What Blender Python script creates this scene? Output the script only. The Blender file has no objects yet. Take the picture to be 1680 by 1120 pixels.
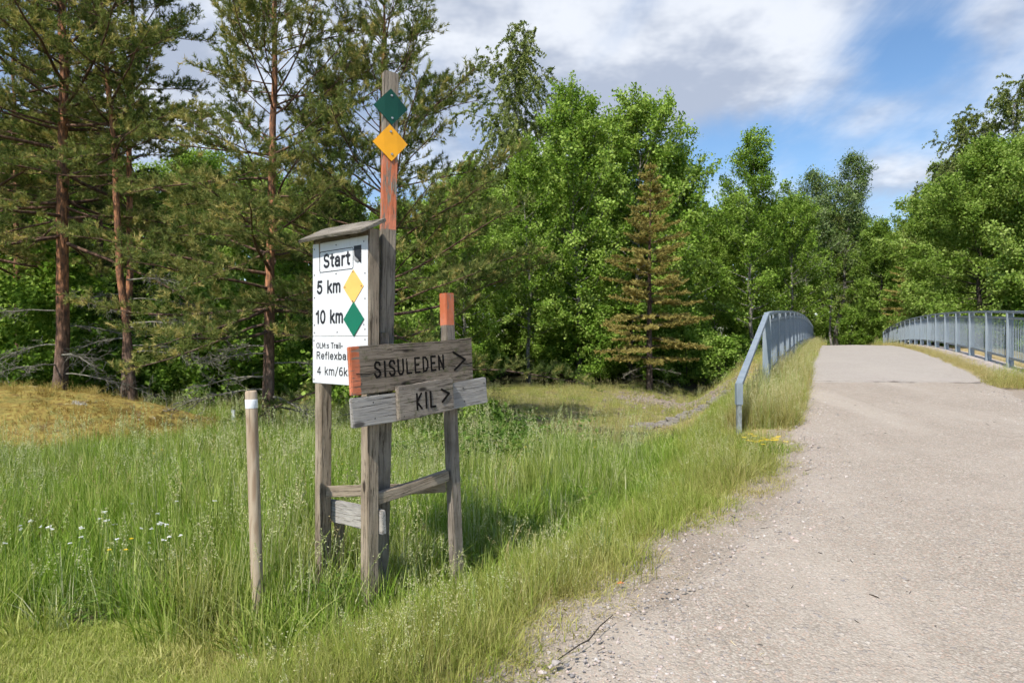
import bpy, bmesh, math, random
import numpy as np
from mathutils import Vector, Matrix

# ------------------------------------------------------------------ camera, sky, sun, exposure
SC = bpy.context.scene
COL = SC.collection
EYE = 1.5                                   # eye height above the path at the viewer
cam_d = bpy.data.cameras.new('camera')
cam = bpy.data.objects.new('camera', cam_d); COL.objects.link(cam)
cam.location = (0, 0, EYE); cam.rotation_euler = (math.radians(90), 0, 0)
cam_d.sensor_width = 36; cam_d.lens = 24; cam_d.clip_start = .05; cam_d.clip_end = 2000
cam_d.dof.use_dof = True; cam_d.dof.focus_distance = 3.9; cam_d.dof.aperture_fstop = 8
SC.camera = cam

SUN_DIR = Vector((-.53, -.848, 0)).normalized()
SUN_EL = math.radians(50)
to_sun = Vector((SUN_DIR.x*math.cos(SUN_EL), SUN_DIR.y*math.cos(SUN_EL), math.sin(SUN_EL)))
sun_d = bpy.data.lights.new('sun', 'SUN'); sun_d.energy = 4.3; sun_d.angle = math.radians(.6); sun_d.color = (1, .95, .86)
sun = bpy.data.objects.new('sun', sun_d); COL.objects.link(sun)
sun.rotation_euler = to_sun.to_track_quat('Z', 'Y').to_euler()

world = bpy.data.worlds.new('World'); SC.world = world; world.use_nodes = True
def build_world():
    nt = world.node_tree; N = nt.nodes; L = nt.links
    for n in list(N): N.remove(n)
    out = N.new('ShaderNodeOutputWorld'); bg = N.new('ShaderNodeBackground')
    sky = N.new('ShaderNodeTexSky'); sky.sky_type = 'NISHITA'; sky.sun_disc = False
    sky.sun_elevation = SUN_EL; sky.sun_rotation = math.atan2(to_sun.x, to_sun.y)
    sky.air_density = 1.0; sky.dust_density = .25; sky.ozone_density = 2.2
    bg.inputs['Strength'].default_value = .13
    tc = N.new('ShaderNodeTexCoord')
    def math_(op, a, b=None, clamp=False):
        n = N.new('ShaderNodeMath'); n.operation = op; n.use_clamp = clamp
        for i, v in enumerate((a, b)):
            if v is None: continue
            if isinstance(v, (int, float)): n.inputs[i].default_value = v
            else: L.new(v, n.inputs[i])
        return n.outputs[0]
    sep = N.new('ShaderNodeSeparateXYZ'); L.new(tc.outputs['Generated'], sep.inputs[0])
    zz = math_('ADD', math_('MAXIMUM', sep.outputs[2], 0.0), .22)
    px = math_('DIVIDE', sep.outputs[0], zz); py = math_('DIVIDE', sep.outputs[1], zz)
    cb = N.new('ShaderNodeCombineXYZ'); L.new(px, cb.inputs[0]); L.new(py, cb.inputs[1])
    def noise(scale, detail, rough, off, dist=0., stretch=None):
        mp = N.new('ShaderNodeMapping'); L.new(cb.outputs[0], mp.inputs[0]); mp.inputs['Location'].default_value = off
        if stretch: mp.inputs['Scale'].default_value = stretch[0]; mp.inputs['Rotation'].default_value = (0, 0, stretch[1])
        n = N.new('ShaderNodeTexNoise'); n.inputs['Scale'].default_value = scale; n.inputs['Detail'].default_value = detail
        n.inputs['Roughness'].default_value = rough; n.inputs['Distortion'].default_value = dist
        L.new(mp.outputs[0], n.inputs['Vector']); return n.outputs[0]
    big = noise(1.25, 6, .56, CLOUD_OFF, .2)
    wisp = noise(3.0, 6, .62, (3.1, .7, 2), .4, ((1, .45, 1), math.radians(-38)))
    dens = math_('ADD', math_('MULTIPLY', big, .66), math_('MULTIPLY', wisp, .50))
    # the cloud banks that stand over the wood in view: soft lobes in sky direction
    fw = math_('MAXIMUM', sep.outputs[1], .05); qx = math_('DIVIDE', sep.outputs[0], fw); qz = math_('DIVIDE', sep.outputs[2], fw)
    for (x, z, rx, rz, amp, tilt) in CLOUD_LOBES:
        d = Vector((x, 1, z)).normalized()
        # offset in azimuth-like and elevation-like terms
        ax = math_('SUBTRACT', qx, x); az = math_('SUBTRACT', qz, z)
        c, s = math.cos(tilt), math.sin(tilt)
        u = math_('ADD', math_('MULTIPLY', ax, c/rx), math_('MULTIPLY', az, s/rx))
        v = math_('ADD', math_('MULTIPLY', ax, -s/rz), math_('MULTIPLY', az, c/rz))
        r2 = math_('ADD', math_('MULTIPLY', u, u), math_('MULTIPLY', v, v))
        g = math_('POWER', 2.718, math_('MULTIPLY', r2, -1.))
        dens = math_('ADD', dens, math_('MULTIPLY', g, amp))
    mr = N.new('ShaderNodeMapRange'); mr.interpolation_type = 'SMOOTHSTEP'
    mr.inputs[1].default_value = .485; mr.inputs[2].default_value = .85; L.new(dens, mr.inputs[0])
    # thick cloud has a grey heart, thin cloud is white
    mr2 = N.new('ShaderNodeMapRange'); mr2.interpolation_type = 'SMOOTHSTEP'
    mr2.inputs[1].default_value = .40; mr2.inputs[2].default_value = .62
    L.new(noise(2.4, 5, .6, (7.3, 2.2, 5)), mr2.inputs[0])
    cc = N.new('ShaderNodeMix'); cc.data_type = 'RGBA'
    cc.inputs['A'].default_value = (*[v/.13 for v in CLOUD_GREY], 1); cc.inputs['B'].default_value = (*[v/.13 for v in CLOUD_WHITE], 1)
    L.new(mr2.outputs[0], cc.inputs['Factor'])
    hs = N.new('ShaderNodeHueSaturation'); hs.inputs['Saturation'].default_value = SKY_SAT; hs.inputs['Value'].default_value = SKY_VAL
    L.new(sky.outputs[0], hs.inputs['Color'])
    mx = N.new('ShaderNodeMix'); mx.data_type = 'RGBA'
    L.new(math_('MULTIPLY', mr.outputs[0], .93), mx.inputs['Factor']); L.new(hs.outputs[0], mx.inputs['A']); L.new(cc.outputs['Result'], mx.inputs['B'])
    L.new(mx.outputs['Result'], bg.inputs['Color']); L.new(bg.outputs[0], out.inputs[0])
CLOUD_OFF = (1.7, 4.2, 0)
CLOUD_GREY = (.33, .37, .455); CLOUD_WHITE = (.62, .645, .69)
SKY_SAT = 1.12; SKY_VAL = .86
CLOUD_LOBES = [(-.38, .30, .50, .13, .22, 0), (.56, .25, .10, .03, .20, .15), (.36, .31, .17, .045, -.22, .2), (.72, .47, .10, .07, .14, .6), (.30, .40, .30, .12, .26, .25), (-.10, .49, .30, .09, .22, -.2), (.52, .325, .14, .035, .16, .35), (.58, .42, .10, .10, -.22, .5),
               (.42, .27, .20, .05, -.12, .2), (-.45, .47, .35, .12, .16, 0), (.14, .43, .03, .10, -.16, -.75)]
build_world()
world.cycles.sampling_method = 'NONE'
SC.view_settings.view_transform = 'Standard'; SC.view_settings.look = 'None'
SC.view_settings.gamma = 1; SC.view_settings.exposure = 0.60
SC.cycles.max_bounces = 4; SC.cycles.diffuse_bounces = 2; SC.cycles.glossy_bounces = 1; SC.cycles.transmission_bounces = 2; SC.cycles.transparent_max_bounces = 2
SC.cycles.use_adaptive_sampling = True; SC.cycles.adaptive_threshold = .04; SC.cycles.adaptive_min_samples = 24
SC.cycles.use_light_tree = False; SC.cycles.caustics_reflective = False; SC.cycles.caustics_refractive = False
SC.cycles.use_denoising = True
# ------------------------------------------------------------------ helpers
RNG = np.random.default_rng(7)
random.seed(7)
def lat(px, d): return (px - 840)/1120*d            # sideways metres of a bearing at a depth
def smooth(a, b, x):
    t = np.clip((x - a)/(b - a), 0, 1); return t*t*(3 - 2*t)
def tag(o, label=None, cat=None, group=None, kind=None):
    if label: o['label'] = label
    if cat: o['category'] = cat
    if group: o['group'] = group
    if kind: o['kind'] = kind
    return o
def empty(name, loc=(0, 0, 0), rz=0):
    o = bpy.data.objects.new(name, None); COL.objects.link(o); o.location = loc; o.rotation_euler = (0, 0, rz); o.empty_display_size = .1
    return o
def link(name, me, parent=None, mat=None, loc=None):
    o = bpy.data.objects.new(name, me); COL.objects.link(o)
    if mat is not None and len(me.materials) == 0: me.materials.append(mat)
    if parent is not None: o.parent = parent
    if loc is not None: o.location = loc
    return o
def mesh_np(name, V, F, tint=None, smooth_=True, attrs=None):
    V = np.asarray(V, np.float32); F = np.asarray(F, np.int32)
    me = bpy.data.meshes.new(name); k = F.shape[1]
    me.vertices.add(len(V)); me.vertices.foreach_set('co', V.ravel())
    me.loops.add(F.size); me.loops.foreach_set('vertex_index', F.ravel())
    me.polygons.add(len(F)); me.polygons.foreach_set('loop_start', np.arange(0, F.size, k, dtype=np.int32))
    me.polygons.foreach_set('use_smooth', np.full(len(F), smooth_, bool))
    me.update(calc_edges=True)
    if tint is not None: attrs = dict(attrs or {}, tint=tint)
    for n, a in (attrs or {}).items():
        at = me.attributes.new(n, 'FLOAT', 'POINT'); at.data.foreach_set('value', np.asarray(a, np.float32))
    return me
def nrm(v):
    v = np.asarray(v, float); return v/np.maximum(np.linalg.norm(v, axis=-1, keepdims=True), 1e-9)

class Tubes:
    """collects tapered tubes, quads only"""
    def __init__(s): s.V = []; s.F = []; s.n = 0; s.T = []
    def add(s, pts, rad, sides=6, tint=0.):
        pts = np.asarray(pts, float); m = len(pts)
        rad = np.broadcast_to(np.asarray(rad, float), (m,))
        tg = np.gradient(pts, axis=0); tg = nrm(tg)
        ref = np.array([0, 0, 1.]) if abs(tg[0][2]) < .9 else np.array([1., 0, 0])
        u = nrm(np.cross(tg, ref)); v = np.cross(tg, u)
        a = np.arange(sides)/sides*2*math.pi
        ring = pts[:, None, :] + rad[:, None, None]*(np.cos(a)[None, :, None]*u[:, None, :] + np.sin(a)[None, :, None]*v[:, None, :])
        s.V.append(ring.reshape(-1, 3)); s.T.append(np.full(m*sides, tint))
        i = np.arange(m - 1)[:, None]*sides; j = np.arange(sides)[None, :]; k = (j + 1) % sides
        f = np.stack([i + j, i + k, i + sides + k, i + sides + j], -1).reshape(-1, 4) + s.n
        s.F.append(f); s.n += m*sides
    def mesh(s, name): return mesh_np(name, np.concatenate(s.V), np.concatenate(s.F), np.concatenate(s.T))

def leaves_mesh(name, C, size, outward, tint, aspect=.75, up=.45, fold=.12, rng=RNG, dirs=None):
    """rhombic leaf faces, two triangles each, at the points C"""
    n = len(C); size = np.broadcast_to(size, (n,))[:, None]
    nor = nrm(rng.normal(size=(n, 3))*.75 + np.array([0, 0, up]) + outward*.45)
    r = rng.normal(size=(n, 3)) if dirs is None else dirs + rng.normal(size=(n, 3))*.25
    u = nrm(r - (r*nor).sum(1, keepdims=True)*nor); v = np.cross(nor, u)
    V = np.empty((n, 4, 3)); V[:, 0] = C - u*size*.5; V[:, 1] = C + v*size*.5*aspect - u*size*.08 + nor*size*fold
    V[:, 2] = C + u*size*.5; V[:, 3] = C - v*size*.5*aspect - u*size*.08 + nor*size*fold
    F = np.arange(n*4).reshape(n, 4)
    return mesh_np(name, V.reshape(-1, 3), F, np.repeat(tint, 4), smooth_=False)

# --- materials
def new_mat(name):
    m = bpy.data.materials.new(name); m.use_nodes = True
    nt = m.node_tree
    for n in list(nt.nodes): nt.nodes.remove(n)
    out = nt.nodes.new('ShaderNodeOutputMaterial')
    return m, nt.nodes, nt.links, out
class G:
    """tiny node-graph writer"""
    def __init__(s, N, L): s.N = N; s.L = L
    def put(s, sock, v):
        if isinstance(v, bpy.types.NodeSocket): s.L.new(v, sock)
        elif isinstance(v, (tuple, list)) and sock.type == 'RGBA' and len(v) == 3: sock.default_value = (*v, 1)
        else: sock.default_value = v
    def math(s, op, a, b=0., clamp=False):
        n = s.N.new('ShaderNodeMath'); n.operation = op; n.use_clamp = clamp; s.put(n.inputs[0], a); s.put(n.inputs[1], b); return n.outputs[0]
    def mix(s, f, a, b, mode='MIX'):
        n = s.N.new('ShaderNodeMix'); n.data_type = 'RGBA'; n.blend_type = mode; s.put(n.inputs['Factor'], f); s.put(n.inputs['A'], a); s.put(n.inputs['B'], b); return n.outputs['Result']
    def noise(s, vec, scale, detail=4, rough=.55, dist=0., out=0):
        n = s.N.new('ShaderNodeTexNoise'); n.inputs['Scale'].default_value = scale; n.inputs['Detail'].default_value = detail
        n.inputs['Roughness'].default_value = rough; n.inputs['Distortion'].default_value = dist
        if vec is not None: s.L.new(vec, n.inputs['Vector'])
        return n.outputs[out]
    def voro(s, vec, scale, feature='F1', out='Distance', rnd=1.):
        n = s.N.new('ShaderNodeTexVoronoi'); n.feature = feature; n.inputs['Scale'].default_value = scale; n.inputs['Randomness'].default_value = rnd
        s.L.new(vec, n.inputs['Vector']); return n.outputs[out]
    def ramp(s, f, stops, interp='LINEAR'):
        n = s.N.new('ShaderNodeValToRGB'); n.color_ramp.interpolation = interp; e = n.color_ramp.elements
        while len(e) < len(stops): e.new(.5)
        for i, (p, c) in enumerate(stops): e[i].position = p; e[i].color = (*c, 1) if len(c) == 3 else c
        s.put(n.inputs[0], f); return n.outputs[0]
    def rng(s, f, a, b, c=0., d=1., sm=True):
        n = s.N.new('ShaderNodeMapRange'); n.interpolation_type = 'SMOOTHSTEP' if sm else 'LINEAR'
        for i, v in enumerate((f, a, b, c, d)): s.put(n.inputs[i], v)
        return n.outputs[0]
    def attr(s, name, kind='GEOMETRY', out='Fac'):
        n = s.N.new('ShaderNodeAttribute'); n.attribute_name = name; n.attribute_type = kind; return n.outputs[out]
    def coord(s, which='Object'):
        return s.N.new('ShaderNodeTexCoord').outputs[which]
    def pos(s): return s.N.new('ShaderNodeNewGeometry').outputs['Position']
    def rand(s): return s.N.new('ShaderNodeObjectInfo').outputs['Random']
    def mapping(s, vec, loc=(0, 0, 0), rot=(0, 0, 0), scale=(1, 1, 1)):
        n = s.N.new('ShaderNodeMapping'); s.L.new(vec, n.inputs[0]); s.put(n.inputs[1], loc); s.put(n.inputs[2], rot); s.put(n.inputs[3], scale); return n.outputs[0]
    def bump(s, h, strength, dist):
        n = s.N.new('ShaderNodeBump'); n.inputs['Strength'].default_value = strength; n.inputs['Distance'].default_value = dist; s.L.new(h, n.inputs['Height']); return n.outputs[0]
    def principled(s, out, col, rough=.8, normal=None, spec=.3, metal=0.):
        b = s.N.new('ShaderNodeBsdfPrincipled'); s.put(b.inputs['Base Color'], col); s.put(b.inputs['Roughness'], rough)
        b.inputs['Specular IOR Level'].default_value = spec; b.inputs['Metallic'].default_value = metal
        if normal is not None: s.L.new(normal, b.inputs['Normal'])
        s.L.new(b.outputs[0], out.inputs[0]); return b
def mat_leaf(name, dark, mid, light, trans=.35, gloss=.06, inst=None):
    m, N, L, out = new_mat(name); g = G(N, L)
    t = g.math('ADD', g.attr('tint'), g.math('MULTIPLY', g.math('SUBTRACT', g.rand(), .5), .25))
    c = g.ramp(t, [(.05, dark), (.5, mid), (.95, light)])
    if inst: c = g.mix(g.attr(inst[0], 'INSTANCER'), c, g.ramp(t, [(.1, inst[1]), (.9, inst[2])]))
    d = N.new('ShaderNodeBsdfDiffuse'); L.new(c, d.inputs[0])
    tr = N.new('ShaderNodeBsdfTranslucent'); L.new(g.mix(.55, c, (1., .95, .25), 'MULTIPLY'), tr.inputs[0])
    a = N.new('ShaderNodeMixShader'); a.inputs[0].default_value = trans; L.new(d.outputs[0], a.inputs[1]); L.new(tr.outputs[0], a.inputs[2])
    L.new(a.outputs[0], out.inputs[0]); return m
def mat_plain(name, col, rough=.7, spec=.3, metal=0., var=.12, scale=20):
    m, N, L, out = new_mat(name); g = G(N, L)
    n = g.noise(g.coord(), scale, 5, .6)
    c = g.mix(g.rng(n, .3, .7), tuple(v*(1 - var) for v in col), tuple(min(1, v*(1 + var)) for v in col))
    g.principled(out, c, rough, None, spec, metal); return m
def mat_bark(name, low, high, crack, h0=1.5, h1=4.0, scale=10, stretch=.25):
    m, N, L, out = new_mat(name); g = G(N, L); co = g.coord()
    v = g.mapping(co, scale=(1, 1, stretch))
    n = g.noise(v, scale*2.5, 5, .65, .4); vo = g.voro(v, scale*2.2)
    sep = N.new('ShaderNodeSeparateXYZ'); L.new(co, sep.inputs[0])
    up = g.rng(g.math('ADD', sep.outputs[2], g.math('MULTIPLY', g.noise(co, 1.5), 1.6)), h0 + .8, h1 + .8)
    base = g.mix(up, low, high)
    base = g.mix(g.rng(g.attr('tint'), .2, .4), base, g.mix(.72, base, (.12, .10, .085)))
    c = g.mix(g.rng(n, .35, .65), crack, base); c = g.mix(g.rng(vo, .25, .75), c, g.mix(.5, c, crack))
    g.principled(out, c, .9, g.bump(g.math('ADD', n, vo), .8, .02), .15); return m
def mat_wood(name, a, b, dark, moss=0., paint=None, wear=0.):
    """weathered plank, grain along local X; paint = (colour, x0, x1) where x is in metres along the plank"""
    m, N, L, out = new_mat(name); g = G(N, L); co = g.coord()
    off = N.new('ShaderNodeVectorMath'); off.operation = 'ADD'; L.new(co, off.inputs[0])
    cb = N.new('ShaderNodeCombineXYZ'); r = g.rand(); L.new(g.math('MULTIPLY', r, 37.), cb.inputs[0]); L.new(g.math('MULTIPLY', r, 11.), cb.inputs[1]); L.new(cb.outputs[0], off.inputs[1])
    co2 = off.outputs[0]
    grain = g.noise(g.mapping(co2, scale=(3.6, 48, 48)), 1.6, 6, .7, .9)
    rings = g.noise(g.mapping(co2, scale=(1.6, 13, 13)), 1.4, 4, .55, 1.6)
    blot = g.noise(co2, 5, 4, .6)
    c = g.mix(g.rng(rings, .3, .7), a, b)
    c = g.mix(g.rng(grain, .50, .66), c, dark)
    c = g.mix(g.math('MULTIPLY', g.rng(g.noise(g.mapping(co2, scale=(1.2, 90, 90)), 1.2, 3, .6), .62, .66), .9), c, tuple(v*.35 for v in dark))
    c = g.mix(g.math('MULTIPLY', g.rng(blot, .5, .75), .55), c, dark)
    kn = g.voro(g.mapping(co2, scale=(3.5, 9, 9)), 1.)
    c = g.mix(g.rng(kn, .16, .08), c, tuple(v*.55 for v in dark))
    if moss: c = g.mix(g.math('MULTIPLY', g.rng(g.noise(co2, 22, 5, .7), .52, .68), moss), c, (.075, .085, .03))
    if paint:
        col, x0, x1 = paint
        sep = N.new('ShaderNodeSeparateXYZ'); L.new(co, sep.inputs[0])
        xx = g.math('ADD', sep.outputs[0], g.math('MULTIPLY', g.math('SUBTRACT', g.noise(co2, 9, 4), .5), .03))
        inside = g.math('MULTIPLY', g.rng(xx, x0 - .004, x0 + .004), g.rng(xx, x1 + .004, x1 - .004))
        chip = g.rng(g.noise(g.mapping(co2, scale=(4, 22, 22)), 2.4, 5, .65), .32 + wear, .44 + wear)
        pc = g.mix(g.rng(blot, .35, .7), col, tuple(min(1, v*1.25 + .05) for v in col))
        c = g.mix(g.math('MULTIPLY', inside, chip), c, pc)
    g.principled(out, c, .85, g.bump(g.math('ADD', grain, g.math('MULTIPLY', rings, .5)), .8, .006), .18); return m

# --- plank: a weathered, slightly uneven board with local X along its length
def plank(name, p0, p1, width, thick, face, mat, parent=None, wob=.0015, seg=10, taper=1.):
    p0 = Vector(p0); p1 = Vector(p1); X = (p1 - p0); ln = X.length; X.normalize()
    Z = Vector(face); Z = (Z - X*Z.dot(X)).normalized(); Y = Z.cross(X)
    bm = bmesh.new(); bmesh.ops.create_cube(bm, size=1)
    bmesh.ops.scale(bm, vec=(ln, width, thick), verts=bm.verts); bmesh.ops.translate(bm, vec=(ln/2, 0, 0), verts=bm.verts)
    es = [e for e in bm.edges if abs((e.verts[0].co - e.verts[1].co).normalized().x) > .9]
    bmesh.ops.subdivide_edges(bm, edges=es, cuts=seg, use_grid_fill=True)
    rr = random.Random(hash((round(p0.x, 3), round(p1.z, 3), round(width, 3))))
    ph = [rr.uniform(0, 6.28) for _ in range(4)]
    for v in bm.verts:
        t = v.co.x/ln
        v.co.y += wob*1.5*math.sin(t*5 + ph[0]) + rr.uniform(-wob, wob)*.5; v.co.z += wob*math.sin(t*4 + ph[1]) + rr.uniform(-wob, wob)*.4
        if v.co.x < 1e-6 or v.co.x > ln - 1e-6: v.co.x += rr.uniform(-wob, wob)*1.5
        s = 1 + (taper - 1)*t; v.co.y *= s; v.co.z *= s
    bmesh.ops.bevel(bm, geom=[e for e in bm.edges if e.calc_face_angle(0) > .6], offset=min(.004, thick*.15), segments=2, affect='EDGES')
    me = bpy.data.meshes.new(name); bm.to_mesh(me); bm.free(); me.materials.append(mat)
    o = bpy.data.objects.new(name, me); COL.objects.link(o)
    mw = Matrix.Translation(p0) @ Matrix((X, Y, Z)).transposed().to_4x4()
    set_world(o, mw, parent); return o
def set_world(o, mw, parent=None):
    if parent is not None:
        o.parent = parent
        bpy.context.view_layer.update() if False else None
        o.matrix_basis = world_of(parent).inverted() @ mw
    else: o.matrix_basis = mw
def world_of(o):
    m = o.matrix_basis.copy()
    return world_of(o.parent) @ m if o.parent else m
def copy_tree(o, parent=None):
    c = o.copy(); COL.objects.link(c); c.parent = parent
    for ch in KIDS.get(o.name, [k for k in bpy.data.objects if k.parent == o]): copy_tree(ch, c)
    return c
KIDS = {}

# --- scattering of uncountable stuff with geometry nodes
def scatter(name, P, idx, rotz, scl, protos, attrs=None, tilt=None):
    n = len(P)
    me = bpy.data.meshes.new(name); me.vertices.add(n); me.vertices.foreach_set('co', np.asarray(P, np.float32).ravel())
    a = me.attributes.new('pick', 'INT', 'POINT'); a.data.foreach_set('value', np.asarray(idx, np.int32))
    R = np.zeros((n, 3), np.float32); R[:, 2] = rotz
    if tilt is not None: R[:, :2] = tilt
    a = me.attributes.new('turn', 'FLOAT_VECTOR', 'POINT'); a.data.foreach_set('vector', R.ravel())
    S = np.asarray(scl, np.float32)
    if S.ndim == 1: S = np.repeat(S[:, None], 3, 1)
    a = me.attributes.new('size', 'FLOAT_VECTOR', 'POINT'); a.data.foreach_set('vector', np.ascontiguousarray(S).ravel())
    for k, v in (attrs or {}).items():
        a = me.attributes.new(k, 'FLOAT', 'POINT'); a.data.foreach_set('value', np.asarray(v, np.float32))
    o = link(name, me)
    col = bpy.data.collections.new(name + '_kinds')
    for i, pm in enumerate(protos):
        po = bpy.data.objects.new(f'{name}_kind_{i:02d}', pm); col.objects.link(po)
    ng = bpy.data.node_groups.new(name, 'GeometryNodeTree')
    ng.interface.new_socket('Geometry', in_out='INPUT', socket_type='NodeSocketGeometry'); ng.interface.new_socket('Geometry', in_out='OUTPUT', socket_type='NodeSocketGeometry')
    N = ng.nodes; L = ng.links
    gi = N.new('NodeGroupInput'); go = N.new('NodeGroupOutput'); ip = N.new('GeometryNodeInstanceOnPoints')
    ci = N.new('GeometryNodeCollectionInfo'); ci.inputs['Collection'].default_value = col; ci.inputs['Separate Children'].default_value = True; ci.inputs['Reset Children'].default_value = True
    def na(nm, ty):
        x = N.new('GeometryNodeInputNamedAttribute'); x.data_type = ty; x.inputs['Name'].default_value = nm; return x.outputs['Attribute']
    e2r = N.new('FunctionNodeEulerToRotation'); L.new(na('turn', 'FLOAT_VECTOR'), e2r.inputs[0])
    L.new(gi.outputs[0], ip.inputs['Points']); L.new(ci.outputs[0], ip.inputs['Instance']); ip.inputs['Pick Instance'].default_value = True
    L.new(na('pick', 'INT'), ip.inputs['Instance Index']); L.new(e2r.outputs[0], ip.inputs['Rotation']); L.new(na('size', 'FLOAT_VECTOR'), ip.inputs['Scale'])
    L.new(ip.outputs[0], go.inputs[0])
    md = o.modifiers.new('scatter', 'NODES'); md.node_group = ng
    return o
# ------------------------------------------------------------------ the lie of the land
SLOPE = .465                                           # the bridge runs this many metres sideways per metre of depth
def path_z(y):
    y = np.asarray(y, float)
    near = .0655*y
    far = .78 + .055*(y - 11.9) - .00142*(y - 11.9)**2
    z = np.where(y < 11.9, near, far)
    return np.where(y > 60, .78 + .055*48.1 - .00142*48.1**2 - .03*(y - 60)*np.exp(-(y - 60)/60), z)
def edge_l(y):
    y = np.asarray(y, float); fan = .73*np.clip((6 - y)/3.35, 0, 2.2)**1.6
    return 5.1 + SLOPE*(y - 11.9) - fan + .24*np.exp(-((y - 5.6)/2.)**2)
def edge_r(y):
    y = np.asarray(y, float); return 8.4 + SLOPE*(y - 11.9) + .9*smooth(6, 1, y)
def rail_l(y): return 4.18 + SLOPE*(y - 11.2)
def rail_r(y): return 10.25 + SLOPE*(y - 14.0)
def wav(x, y, k=1.):
    return (np.sin(x*1.3*k + .7*y*k) + np.sin(.6*x*k - 1.7*y*k + 1.3) + .6*np.sin(2.9*x*k + 2.3*y*k + 2.) + .5*np.sin(-3.7*x*k + 3.1*y*k))/3.1
def ground_z(x, y):
    x = np.asarray(x, float); y = np.asarray(y, float)
    pz = path_z(y) - .03
    ml = .03 - .22*smooth(9, 27, y) + .03*wav(x, y) + .12*wav(x, y, .22)*smooth(12, 24, y) + .35*smooth(40, 90, y)
    mr = -.5 + .1*wav(x, y, .4)
    cut = np.exp(-((y - 29)/8.5)**2)
    tl = edge_l(y) - x; tr = x - edge_r(y)
    ml = ml - 2.2*cut*np.exp(-(np.maximum(tl - 1, 0)/3.)**2)
    mr = mr - 1.8*cut
    wl = 1.3 + np.abs(pz - ml)*1.9; wr = 2.2 + np.abs(pz - mr)*2.4
    kl = 1 - smooth(.45, 1, np.clip(tl/wl, -1, 2)*.9 + .1)
    kl = 1 - smooth(0.15, 1, tl/wl); kr = 1 - smooth(.35, 1, tr/wr)
    z = np.where(tl > 0, ml + (pz - ml)*kl, np.where(tr > 0, mr + (pz - mr)*kr, pz))
    under = smooth(15, 18, y)*smooth(44, 41, y)          # beneath the bridge deck
    inb = (tl < 1.2) & (tr < 1.5)
    z = np.where(inb, z - under*(1.2 + 1.4*cut), z)
    z = z + .012*wav(x, y, 5)*(np.minimum(tl, 1) > .2)
    return z
HUMP = (-7.4, 10.2, 3.5, 2.2, .86)
def hump_z(x, y):
    r = np.sqrt(((x - HUMP[0])/HUMP[2])**2 + ((y - HUMP[1])/HUMP[3])**2)
    h = HUMP[4]*np.cos(np.clip(r, 0, 1)*math.pi/2)**1.15*(1 + .0*r) + .05*wav(x, y, 1.6)*(1 - np.clip(r, 0, 1)) + .02*wav(x, y, 5)
    return np.where(r < 1, h, -.3*(r - 1))

def gravel_colour(g, P):
    """pinkish grey crushed stone; returns colour, height"""
    v1 = g.voro(P, 95, 'F1', 'Color'); d1 = g.voro(P, 95); d2 = g.voro(P, 38); v2 = g.voro(P, 38, 'F1', 'Color')
    s1 = g.N.new('ShaderNodeSeparateColor'); g.L.new(v1, s1.inputs[0]); s2 = g.N.new('ShaderNodeSeparateColor'); g.L.new(v2, s2.inputs[0])
    fine = g.noise(P, 160, 3, .7); big = g.noise(P, .9, 5, .6); mid = g.noise(P, 6, 5, .65)
    c = g.ramp(s1.outputs[0], [(0, (.21, .185, .155)), (.35, (.335, .30, .255)), (.7, (.40, .36, .31)), (1, (.50, .46, .41))])
    c = g.mix(g.rng(s1.outputs[1], .75, .95), c, (.42, .31, .25))
    stone = g.math('MULTIPLY', g.rng(s2.outputs[0], .62, .72), g.rng(d2, .55, .35))
    c = g.mix(stone, c, g.ramp(s2.outputs[1], [(0, (.24, .23, .235)), (.4, (.40, .36, .325)), (.75, (.46, .37, .32)), (1, (.62, .59, .54))]))
    c = g.mix(g.rng(d1, .42, .75), c, g.mix(.45, c, (.12, .10, .085)))
    c = g.mix(g.math('MULTIPLY', g.rng(fine, .3, .7), .35), c, (.43, .39, .34))
    c = g.mix(g.math('MULTIPLY', g.rng(mid, .35, .7), .30), c, (.27, .23, .19))
    c = g.mix(g.math('MULTIPLY', g.rng(big, .40, .65), .25), c, (.45, .405, .355))
    c = g.mix(g.math('MULTIPLY', g.rng(g.noise(g.mapping(P, rot=(0, 0, .43), scale=(1.6, .16, 1)), 1., 4, .6), .45, .68), .35), c, (.50, .455, .40))
    c = g.mix(g.math('MULTIPLY', g.rng(g.noise(P, 14, 5, .7), .60, .75), .5), c, (.15, .12, .09))
    c = g.mix(1., c, (.945, .915, .885), 'MULTIPLY')
    h = g.math('ADD', g.math('MULTIPLY', g.rng(d1, .7, .1), .5), g.math('MULTIPLY', stone, 1.))
    return c, h
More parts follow.
